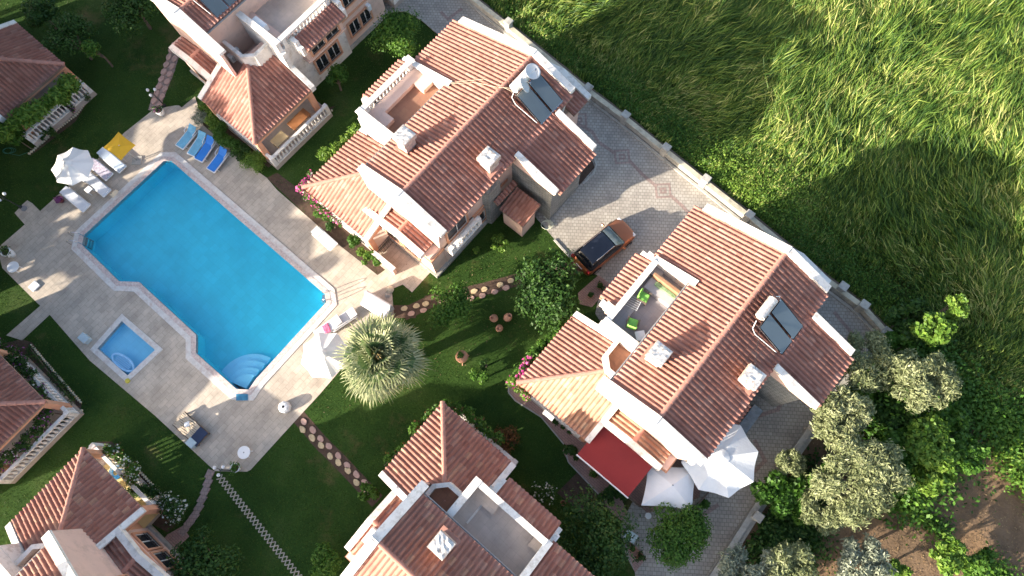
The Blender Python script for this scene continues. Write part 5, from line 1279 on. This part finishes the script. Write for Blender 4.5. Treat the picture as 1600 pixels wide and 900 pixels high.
M['solar'] = mat('solar_glass',(.10,.13,.15),.12,.08,1,spec=.6); M['tank'] = mat('white_tank',(.62,.64,.66),.35,.1,3,metal=.35,spec=.5)
solar(TB, 8.05, 'solar water heater with two dark panels and a white tank behind two satellite dishes')
solar(TC_, 6.5, 'solar water heater with two dark panels and a foil wrapped tank on the right villa', tank0=.25, tl=1.15, tr=.25, tm='foil')
solar(lambda x,y,z: TA(-(x-.8)*.8, y, z+.25), 1.2, 'solar water heater half cut by the top edge, on the top left villa')
def dish(T, x, y, z, r, nx, ny, nz, label):
    p = Vector(T(x,y,z)); base = tag(empty('satellite_dish', p), label, 'satellite dish', 'satellite dishes on the upper middle villa')
    n = Vector((nx,ny,nz)).normalized(); a = n.orthogonal().normalized(); b = n.cross(a); mb = MB(); K = 5; N = 20; rings = []; c0 = mb.pt(-n*.12*r)
    for k in range(1,K+1):
        t = k/K; rings.append([mb.pt((a*math.cos(2*math.pi*j/N)+b*math.sin(2*math.pi*j/N))*r*t+n*(.28*r*t*t-.12*r)) for j in range(N)])
    for j in range(N): mb.f.append([c0,rings[0][j],rings[0][(j+1)%N]])
    for A,B in zip(rings,rings[1:]):
        for j in range(N): mb.f.append([A[j],A[(j+1)%N],B[(j+1)%N],B[j]])
    o = mb.build('reflector', cm('dish_grey',(.60,.61,.62),.45), base, smooth=True); o.modifiers.new('s','SOLIDIFY').thickness = .012
    mb = MB(); tip = n*r*1.05-Vector((0,0,.1)); 
    for s_ in (-1,0,1): mb.tube([a*(r*.9*s_)*(1 if s_ else 0)+(b*(-r*.95) if s_==0 else Vector((0,0,0)))+n*.1, tip],.012,5)
    mb.lathe((tip.x,tip.y,tip.z-.05),[(0,0),(.04,0),(.04,.1),(0,.1)],8); mb.build('feed_arm', M['steel'], base)
    mb = MB(); mb.tube([-n*.1*r, -n*.25, Vector((-n.x*.25,-n.y*.25,-.95))],.025,6); mb.build('mast', M['steel'], base)
dish(TB, 1.05, 9.45, 7.95, .44, .35,-.2,.9, 'upper round satellite dish over the white tank of the solar heater')
dish(TB, 1.2, 8.55, 7.85, .42, .75,.1,.55, 'lower tilted satellite dish beside the white tank of the solar heater')
# air conditioners
def ac(p, ang, label, s=1.0):
    base = local_empty('air_conditioner', p, ang, label, 'air conditioner'); mb = MB(); mb.bevbox(-.42*s,.42*s,-.16*s,.16*s,0,.58*s,.02); b = mb.build('casing', M['white_pl'], base)
    mb = MB(lambda x,y,z:(x,y,z)); 
    pts = [(-.1*s+.2*s*math.cos(t), -.165*s, .29*s+.2*s*math.sin(t)) for t in np.linspace(0,2*math.pi,21)]; m2 = MB(); m2.tube(pts,.012,5,cap=False)
    for k in range(6): a = math.pi*k/6; m2.tube([(-.1*s-.2*s*math.cos(a),-.166*s,.29*s-.2*s*math.sin(a)),(-.1*s+.2*s*math.cos(a),-.166*s,.29*s+.2*s*math.sin(a))],.006,4)
    m2.build('fan_grille', M['gutter'], b)
    for x in (-.3,.3): q = MB(); q.box(x*s-.02,x*s+.02,-.16*s,.16*s,-.05,0); q.build('bracket', M['steel'], base)
thU = TH
ac(W(-29.72,7.95,3.35), TH+math.pi/2, 'white air conditioner on the pink wall above the top left porch roof')
ac(W(-28.6,10.0,4.95), TH, 'bulky grey white air conditioner standing on the top left roof terrace', 1.15)
ac(W(2.15,10.0-.05,1.6) if False else Vector(TC_(-4.2,-2.75,1.7)), TH, 'white air conditioner hanging below the porch eave of the right villa', .8)
ac(Vector(TD(.6,-.75,3.75)), TH+math.pi/2, 'cream air conditioner lying on the narrow lower roof of the bottom villa', .95)
ac(Vector(TE(-6.6,2.9,.9)), TH+math.pi, 'white air conditioner at the far end of the bottom left porch', .9)
ac(W(*( -27.0,16.45),1.9), TH, 'white round backed unit on the corner of the top left villa', .8)
# red awning of villa C
base = tag(empty('awning', Vector(TC_(-.1,-2.4,0))), 'deep red fabric awning stretched out from the right villa over its patio', 'awning')
RED = mat('red_fabric',(.27,.034,.034),.85,.05,1,.1,20)
mb = MB(TC_); n = 12
for i in range(n):
    for j in range(6):
        q = []
        for (a,b) in ((i,j),(i+1,j),(i+1,j+1),(i,j+1)):
            x = -1.72+3.38*a/n; t = b/6; y = -1.36-2.05*t; q.append((x, y, 2.85-.5*t-.03*math.sin(math.pi*t)))
        mb.face(q)
o = mb.build('canopy', RED, base); o.modifiers.new('s','SOLIDIFY').thickness = .012
mb = MB(TC_); mb.tube([(-1.75,-3.43,2.33),(1.70,-3.43,2.33)],.045,8); mb.build('front_bar', M['white_pl'], base)
mb = MB(TC_); mb.box(-1.78,1.74,-1.42,-1.30,2.86,3.0); mb.build('cassette', RED, base)
for x in (-1.2,0,1.2): q = MB(TC_); q.tube([(x,-1.35,2.6),(x+.4,-2.3,2.45),(x,-3.4,2.30)],.025,6); q.build('arm', M['steel'], base)
# patio frame under the parasols
base = tag(empty('pergola_frame', at(1000,790)), 'dark wooden frame and posts around the patio beneath the awning and parasols', 'pergola')
mb = MB(); mb.world = True
for a,b in (((979,775),(998,790)),((998,790),(1085,795)),((1085,795),(1130,742))):
    p,q = at(*a,.9),at(*b,.9); mb.beam(p,q,.08,.08); p,q = at(*a,.45),at(*b,.45); mb.beam(p,q,.06,.06)
mb.build('rail', M['bark'], base)
for a in ((979,775),(998,790),(1085,795),(1130,742)): q = MB(); q.world = True; p = at(*a); q.box(p.x-.05,p.x+.05,p.y-.05,p.y+.05,0,1.0); q.build('post', M['bark'], base)
# terrace furniture on villa C
zt = 4.88; BS = TC_(0,0,0)
def tC(x,y,z=zt): return Vector(TC_(x,y,z))
def armchair(p, ang, label):
    base = local_empty('armchair', p, ang, label, 'armchair', 'green cushioned chairs on the grey roof terrace'); wd_ = M['bark']
    for a in (-1,1):
        for b in (-1,1): q = MB(); q.box(a*.25-.025,a*.25+.025,b*.24-.025,b*.24+.025,0,.42); q.build('leg', wd_, base)
    q = MB(); q.box(-.28,.28,-.28,.28,.38,.43); q.build('seat_frame', wd_, base)
    gc = cm('green_cushion',(.22,.50,.10),.9,var=.15,scale=12)
    q = MB(); q.bevbox(-.25,.25,-.25,.22,.43,.52,.04); q.build('seat_cushion', gc, base)
    q = MB(); q.bevbox(-.25,.25,.20,.32,.45,.95,.04); q.build('back_cushion', gc, base)
    for s_ in (-1,1): q = MB(); q.beam((s_*.3,-.28,.62),(s_*.3,.3,.66),.06,.04); q.build('armrest', wd_, base)
armchair(tC(-4.15,4.85), TH+R_(100), 'green cushioned wooden chair beside the clothes rack on the grey roof terrace')
armchair(tC(-3.75,3.35), TH+R_(200), 'green cushioned wooden chair alone in the middle of the grey roof terrace')
base = local_empty('sofa', tC(-3.55,5.75), TH+R_(0), 'low sofa with a green patterned throw on the grey roof terrace', 'sofa')
q = MB(); q.bevbox(-.95,.75,-.42,.42,.0,.35,.03); q.build('seat', cm('grey_sofa',(.42,.40,.40),.9), base)
q = MB(); q.bevbox(-.95,.75,.26,.48,.35,.8,.04); q.build('backrest', cm('brown_sofa',(.30,.17,.10),.8), base)
q = MB(); q.bevbox(-.6,.7,.0,.27,.35,.5,.05); q.build('throw', cm('green_throw',(.20,.30,.16),.9,var=.6,scale=9), base)
base = local_empty('drying_rack', tC(-4.45,4.2), TH+.2, 'small white wire clothes rack between the two green chairs', 'clothes rack')
q = MB()
for k in range(6): q.tube([(-.4,-.3+.12*k,.6),(.4,-.3+.12*k,.6)],.008,4)
for s_ in (-1,1): q.tube([(s_*.4,-.3,.6),(s_*.4,.3,.6)],.012,4); q.tube([(s_*.4,-.3,0),(s_*.4,.3,.6)],.012,4); q.tube([(s_*.4,.3,0),(s_*.4,-.3,.6)],.012,4)
q.build('wire_frame', M['white_pl'], base)
sqtable(1005,527,.45,.25,10,'small pale table half under the roof edge of the grey roof terrace'); 
bpy.data.objects['side_table.002'].location = tC(-3.05,3.1)
# shed next to villa B wing, hose, cables
base = tag(empty('shed', Vector(TB(3.9,4.6,0))), 'small pink shed with two tiled lean-to roofs against the stone wing', 'shed')
mb = MB(TB); mb.box(3.25,4.75,4.15,5.35,0,1.85); mb.build('wall', M['pink'], base)
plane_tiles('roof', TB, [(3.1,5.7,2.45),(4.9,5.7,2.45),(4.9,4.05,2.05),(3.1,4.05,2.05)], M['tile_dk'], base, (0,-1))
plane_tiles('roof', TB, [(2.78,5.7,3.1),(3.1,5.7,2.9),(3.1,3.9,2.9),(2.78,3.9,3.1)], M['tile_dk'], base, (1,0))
mb = MB(TB); mb.box(3.18,3.25,4.35,5.0,.05,1.7); mb.build('door', M['iron'], base)
base = tag(empty('lean_to', Vector(TC_(3.4,3.6,0))), 'dark tiled lean-to roof below the eave of the right villa, by the driveway', 'lean-to')
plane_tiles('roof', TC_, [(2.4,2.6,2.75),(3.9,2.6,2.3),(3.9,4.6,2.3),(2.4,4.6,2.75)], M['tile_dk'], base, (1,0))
for x,y in ((3.8,2.7),(3.8,4.5)): q = MB(TC_); q.box(x-.05,x+.05,y-.05,y+.05,0,2.25); q.build('post', M['bark'], base)
crate(1172,655,.85,.28,.9,50,'long grey metal cabinet standing on the driveway beside the right villa',cm('grey_metal',(.22,.26,.29),.5,var=.3,scale=5),'cabinet','cabinet',z0=.01)
q = MB(); c = at(852,352)
for k in range(5):
    q.tube([(c.x+(.26+.03*k)*math.cos(t)+.03*k, c.y+(.24+.02*k)*math.sin(t), .04+.02*k+.02*math.sin(t*3+k)) for t in np.linspace(0,2*math.pi,20)],.016,5,cap=False)
q.tube([(c.x+.25,c.y,.1),(c.x+.1,c.y+.3,.3),(c.x-.1,c.y+.4,.5)],.016,5)
o = q.build('garden_hose', cm('pale_hose',(.58,.60,.48),.5)); tag(o,'coiled pale garden hose lying by the corner of the stone wing','garden hose')
q = MB(); c = at(12,236)
for k in range(3): q.tube([(c.x+(.3+.05*k)*math.cos(t)+.1*k, c.y+(.2)*math.sin(t), .04+.02*k) for t in np.linspace(0,2*math.pi,18)],.014,5,cap=False)
q.tube([at(15,240,.04),at(30,243,.04),at(44,238,.04)],.014,5)
tag(q.build('garden_hose', cm('green_hose',(.06,.22,.14),.5)),'green garden hose on the dark lawn at the left edge','garden hose')
def cable(pts, label, m='pale', r=.012):
    q = MB(); q.tube(pts, r, 5); tag(q.build('cable', cm('pale_cable',(.62,.55,.42),.6) if m == 'pale' else M['iron']), label, 'cable')
cable([TB(-3.1,6.6,6.15),TB(-2.2,7.3,6.45),TB(-1.2,8.0,6.8),TB(-.5,8.1,6.95),TB(.7,8.2,7.2)],'pale cable crossing the tiles from the roof terrace to the white tank',r=.009)
cable([TB(-2.9,6.7,6.2),TB(-1.5,7.6,6.65),TB(-.3,7.9,7.05),TB(.6,8.3,7.3)],'second pale cable crossing the tiles beside the first one',r=.009)
cable([TB(2.1,4.5,7.4),TB(1.6,6.2,7.35),TB(1.1,8.1,7.5)],'thin wire from the right chimney to the solar heater of the upper middle villa','dark',.01)
cable([TC_(2.1,4.7,7.4),TC_(1.6,5.6,7.35),TC_(1.0,6.8,7.5)],'thin wire from the right chimney to the solar heater of the right villa','dark',.01)
cable([TD(-1.5,-.3,6.6),TD(1.2,1.3,6.75),TD(2.6,2.4,6.3)],'thin pale wire over the light coloured roof slope of the bottom villa',r=.008)
# porch furniture on the top left villa, bottom left and left edge
def ptable(T,x,y,sx_,sy_,label,m,rot=0):
    p = Vector(T(x,y,.42)); base = local_empty('porch_table', p, TH+rot, label, 'table'); q = MB(); q.bevbox(-sx_,sx_,-sy_,sy_,.68,.73,.015); q.build('tabletop', m, base)
    for a in (-1,1):
        for b in (-1,1): q = MB(); q.box(a*sx_*.85-.03,a*sx_*.85+.03,b*sy_*.85-.03,b*sy_*.85+.03,0,.68); q.build('leg', m, base)
WOOD = cm('orange_wood',(.36,.15,.06),.6,var=.2)
ptable(TA,-6.35,.7,.35,.75,'brown wooden table on the porch behind the white railing at the top left',WOOD)
ptable(TA,-6.4,-1.1,.35,.5,'pale wooden table on the porch near the corner post at the top left',cm('pale_wood',(.50,.38,.22),.7))
p = Vector(TE(-5.4,-2.0,.44)); base = local_empty('rolled_hose', p, 0, 'coil of blue hose on the yellow porch floor at the bottom left', 'hose'); q = MB()
for k in range(4): q.tube([((.18+.06*k)*math.cos(t),(.22+.07*k)*math.sin(t),.03+.01*k) for t in np.linspace(0,2*math.pi,20)],.025,6,cap=False)
q.build('coil', cm('blue_hose',(.03,.22,.50),.4), base)
q = MB(TE); q.box(-6.2,-1.9,-2.25,-1.0,.421,.432); tag(q.build('porch_mat', cm('yellow_floor',(.62,.50,.24),.8,var=.06)),'pale yellow covering on the porch floor of the bottom left villa','floor covering')
base = tag(empty('porch_steps', at(92,185)), 'pale stone steps leading down from the leafy porch at the left edge', 'steps')
P = [at(x,y) for x,y in ((71,190),(110,155),(122,170),(87,208))]
for k,zz_ in enumerate((.3,.15)):
    q = MB(); q.world = True; t = .5*k; A_ = [P[0].lerp(P[3],t), P[1].lerp(P[2],t), P[1].lerp(P[2],t+.5), P[0].lerp(P[3],t+.5)]; q.prism([(v.x,v.y) for v in A_],0,zz_); q.build('step', M['beigefloor'], base)
# odds and ends on the lawn
def rock(px,py,r,label,m,name,cat):
    q = MB(); q.lathe((0,0,0),[(0,r*.9),(r*.5,r*.8),(r,r*.4),(r*.9,0)],7); o = q.build(name,m); p = at(px,py); o.location=(p.x,p.y,.01); tag(o,label,cat)
planter(880,786,.15,.28,'small reddish pot on the dark lawn right of the bottom villa',m=cm('red_pot',(.45,.16,.12),.7),plant='leaf_red',z0=.0,pr=.6)
rock(610,453,.25,'pale grey rock at the corner of the lawn near the covered garden sofa',M['yconc'],'rock','rock')
rock(606,462,.2,'smaller pale rock just below the pale grey rock',M['conc'],'rock','rock')
# porch gate of villa B
base = tag(empty('gate', Vector(TB(-.9,-2.0,0))), 'black iron gate standing open on the small paved porch of the upper middle villa', 'gate')
q = MB(TB)
for k in range(8): q.tube([(-1.15+.0*k,-2.3+.16*k,.1),(-1.15,-2.3+.16*k,1.3)],.012,4)
for z in (.15,.75,1.3): q.tube([(-1.15,-2.3,z),(-1.15,-1.18,z)],.016,4)
q.build('bars', M['iron'], base)
base = tag(empty('porch_wall', Vector(TB(-.2,-2.6,0))), 'low white garden wall with an orange end beside the small paved porch', 'wall')
q = MB(TB); q.box(-1.3,.35,-2.75,-2.55,0,.9); q.build('wall_body', M['pink'], base); q = MB(TB); q.box(-1.35,.4,-2.8,-2.5,.9,.98); q.build('coping', M['white'], base)
sheet('porch_paving', [[Vector(TB(x,y,0)) for x,y in ((-1.5,-2.9),(1.9,-2.9),(1.9,-1.1),(-1.5,-1.1))]], .023, M['deck'])
# ================================================================ palm
def palm(px, py, z, R, label):
    c = at(px,py,z); g0 = Vector((c.x,c.y,0)); base = empty('fan_palm', g0); tag(base, label, 'palm tree')
    mb = MB(); mb.world = True
    mb.lathe((c.x,c.y,0),[(.42,0),(.33,.5),(.30,z*.6),(.36,z-.3),(.2,z+.1),(0,z+.15)],14); mb.build('trunk', M['bark'], base)
    Q = []; Q2 = []; ST = MB(); ST.world = True; n = 56
    for k in range(n):
        az = k*2.39996; az += RNG.normal()*.25; el = R_(74-118*(k/n)**.9)+RNG.normal()*.16; d = Vector((math.cos(az)*math.cos(el), math.sin(az)*math.cos(el), math.sin(el)))
        Lp = R*(.16+.40*(k/n)**.6)*RNG.uniform(.9,1.1); hub = c+d*Lp+Vector((0,0,-.10*Lp*(k/n)))
        ST.tube([c, c+d*Lp*.5+Vector((0,0,.04)), hub], .022, 4, .012)
        side = d.cross(Vector((0,0,1))).normalized() if abs(d.z) < .98 else Vector((1,0,0)); up = side.cross(d).normalized(); ro = RNG.normal()*.55; side, up = side*math.cos(ro)+up*math.sin(ro), up*math.cos(ro)-side*math.sin(ro)
        bl = R*.56*RNG.uniform(.9,1.1); m_ = 26
        for j in range(m_):
            ph = R_(-115+230*j/(m_-1))+RNG.normal()*.02; dd = (d*math.cos(ph)+side*math.sin(ph)+up*.10*abs(math.sin(ph))).normalized()
            wv_ = up*1.0*(1 if j%2 else -1)*.15; L_ = bl*(1-.22*abs(math.sin(ph/1.3)))*RNG.uniform(.88,1.08)
            sd_ = dd.cross(up).normalized()
            droop = Vector((0,0,-1))*L_*RNG.uniform(.1,.45)
            p = [hub, hub+dd*L_*.48+Vector((0,0,-.02*L_)), hub+dd*L_*.74+droop*.25, hub+dd*L_*.92+droop*RNG.uniform(.8,1.1)]
            wds = [.008, .050, .026, .002]; tw = sd_+wv_
            for a_ in range(3): (Q if a_ < 1 else Q2).append([p[a_]-tw*wds[a_], p[a_]+tw*wds[a_], p[a_+1]+tw*wds[a_+1], p[a_+1]-tw*wds[a_+1]])
    ST.build('petioles', cm('palm_petiole',(.42,.34,.16),.7), base)
    A = np.array([[list(v) for v in q] for q in Q]); np_quads('fronds', A, M['leaf_palm'], base); np_quads('frond_tips', np.array([[list(v) for v in q] for q in Q2]), M['palm_tip'], base)
palm(592,556,3.9,2.75,'big grey green fan palm with a shaggy round crown beside the pool terrace')
# ================================================================ car
def car(a, b, label):
    c = (at(*a,.8)+at(*b,.8))/2; ang,_ = pxdir(a,b,.8); base = local_empty('car',(c.x,c.y,.012),ang,label,'car')
    PAINT = mat('copper_orange_paint',(.36,.125,.055),.28,.04,2,metal=.45,spec=.6); BLK = mat('black_gloss',(.012,.014,.02),.12,.05,2,spec=.6)
    L = 4.05; 
    def prof(x):       # half width, belt/hood height at length x
        t = abs(x)/(L/2); w = .865*(1-.10*max(0,(t-.55)/.45)**2-.28*max(0,(t-.9)/.1)**2)
        if x > .95: z = 1.00-.20*((x-.95)/(L/2-.95))**1.7
        else: z = 1.02
        if x < -1.75: z = 1.0-.25*((-1.75-x)/(L/2-1.75))**2
        return w, z
    xs = [-2.025,-2.0,-1.93,-1.8,-1.6,-1.3,-.9,-.4,.1,.6,.95,1.2,1.45,1.65,1.8,1.92,1.99,2.025]
    mb = MB(); rings = []
    for x in xs:
        w, z = prof(x); e = 0 if abs(x) < 1.95 else (.12 if abs(x) < 2.01 else .28)
        zb = .22+e*.6; zt_ = z-e*.35
        pr_ = [(-w*.80,zb),(-w*.97,zb+.06),(-w,.42+e*.2),(-w*1.0,.62),(-w*.975,zt_-.16),(-w*.90,zt_-.04),(-w*.6,zt_+.012),(0,zt_+.03),(w*.6,zt_+.012),(w*.90,zt_-.04),(w*.975,zt_-.16),(w,.62),(w,.42+e*.2),(w*.97,zb+.06),(w*.80,zb)]
        rings.append([mb.pt((x,y,max(zb,q) if False else q)) for y,q in pr_])
    for A_,B_ in zip(rings,rings[1:]):
        for j in range(len(A_)-1): mb.f.append([A_[j],A_[j+1],B_[j+1],B_[j]])
        mb.f.append([A_[-1],A_[0],B_[0],B_[-1]])
    mb.f.append(rings[0][::-1]); mb.f.append(rings[-1]); mb.build('body', PAINT, base, smooth=True, subsurf=1)
    # greenhouse: dark glass and gloss roof
    mb = MB(); st = [(-1.86,1.00,.66,.02),(-1.74,1.2,.68,.10),(-1.55,1.45,.66,.0),(-1.3,1.56,.64,0),(-.6,1.61,.645,0),(.0,1.59,.64,0),(.28,1.53,.625,0),(.62,1.31,.68,0),(.95,1.06,.74,0),(1.06,1.0,.72,0)]
    rg = []
    for x,zr_,wr,_ in st:
        wb = .80 if -1.75 < x < .95 else .74; rg.append([mb.pt(p) for p in ((x,-wb,.98),(x,-(wb+wr)/2-.01,(zr_+.98)/2+.02),(x,-wr,zr_-.03),(x,-wr*.6,zr_+.0),(x,0,zr_+.02),(x,wr*.6,zr_+.0),(x,wr,zr_-.03),(x,(wb+wr)/2+.01,(zr_+.98)/2+.02),(x,wb,.98))])
    for A_,B_ in zip(rg,rg[1:]):
        for j in range(8): mb.f.append([A_[j],A_[j+1],B_[j+1],B_[j]])
    mb.f.append(rg[0][::-1]); mb.f.append(rg[-1]); mb.build('cabin_glass', BLK, base, smooth=True, subsurf=1)
    mb = MB(); rr_ = []
    for x,z in ((-1.52,1.485),(-1.3,1.565),(-.6,1.622),(0,1.602),(.22,1.56)): rr_.append([mb.pt((x,y,z+.02-.03*(abs(y)/.6)**2)) for y in (-.58,-.3,0,.3,.58)])
    for A_,B_ in zip(rr_,rr_[1:]):
        for j in range(4): mb.f.append([A_[j],A_[j+1],B_[j+1],B_[j]])
    mb.build('roof_panel', mat('dark_roof',(.02,.025,.04),.3,.1,3,spec=.5), base, smooth=True)
    mb = MB(); rr_ = []
    for x,z,w in ((.30,1.53,.60),(.62,1.325,.65),(.93,1.085,.70)): rr_.append([mb.pt((x,y,z+.025-.03*(abs(y)/.7)**2)) for y in (-w,-w/2,0,w/2,w)])
    for A_,B_ in zip(rr_,rr_[1:]):
        for j in range(4): mb.f.append([A_[j],A_[j+1],B_[j+1],B_[j]])
    mb.build('windscreen', mat('windscreen_glass',(.16,.20,.22),.05,.5,3,spec=.9), base, smooth=True)
    for s_ in (-1,1):
        q = MB(); q.tube([(-1.25,s_*.60,1.585),(-1.15,s_*.60,1.645),(.05,s_*.59,1.655),(.15,s_*.59,1.60)],.022,6); q.build('roof_rail', M['steel'], base)
        q = MB(); q.bevbox(.66,.80,min(s_*.86,s_*1.06),max(s_*.86,s_*1.06),1.0,1.13,.03); q.build('mirror', PAINT, base)
        q = MB(); q.bevbox(1.72,1.93,min(s_*.50,s_*.76),max(s_*.50,s_*.76),.70,.835,.03); q.build('headlight', cm('lamp_glass',(.6,.62,.65),.1), base)
        q = MB(); q.bevbox(-2.0,-1.84,min(s_*.58,s_*.80),max(s_*.58,s_*.80),.72,.99,.03); q.build('taillight', cm('red_lamp',(.35,.02,.02),.2), base)
        for x in (-1.28,1.25):
            q = MB(); ax = s_*.80; q.tube([(x,ax-.10,.33),(x,ax+.10,.33)],.33,20); t_ = q.build('wheel', cm('tyre',(.02,.02,.02),.8), base)
            q = MB(); q.tube([(x,ax+s_*.095,.33),(x,ax+s_*.108,.33)],.2,14); q.build('rim', M['steel'], t_)
    q = MB(); q.box(1.985,2.03,-.4,.4,.42,.6); q.build('grille', BLK, base)
    q = MB(); q.box(-2.035,-1.99,-.26,.26,.62,.74); q.build('number_plate', M['white_pl'], base)
car((905,415),(982,352),'orange copper small family car with a dark glass roof, parked nose up on the driveway')
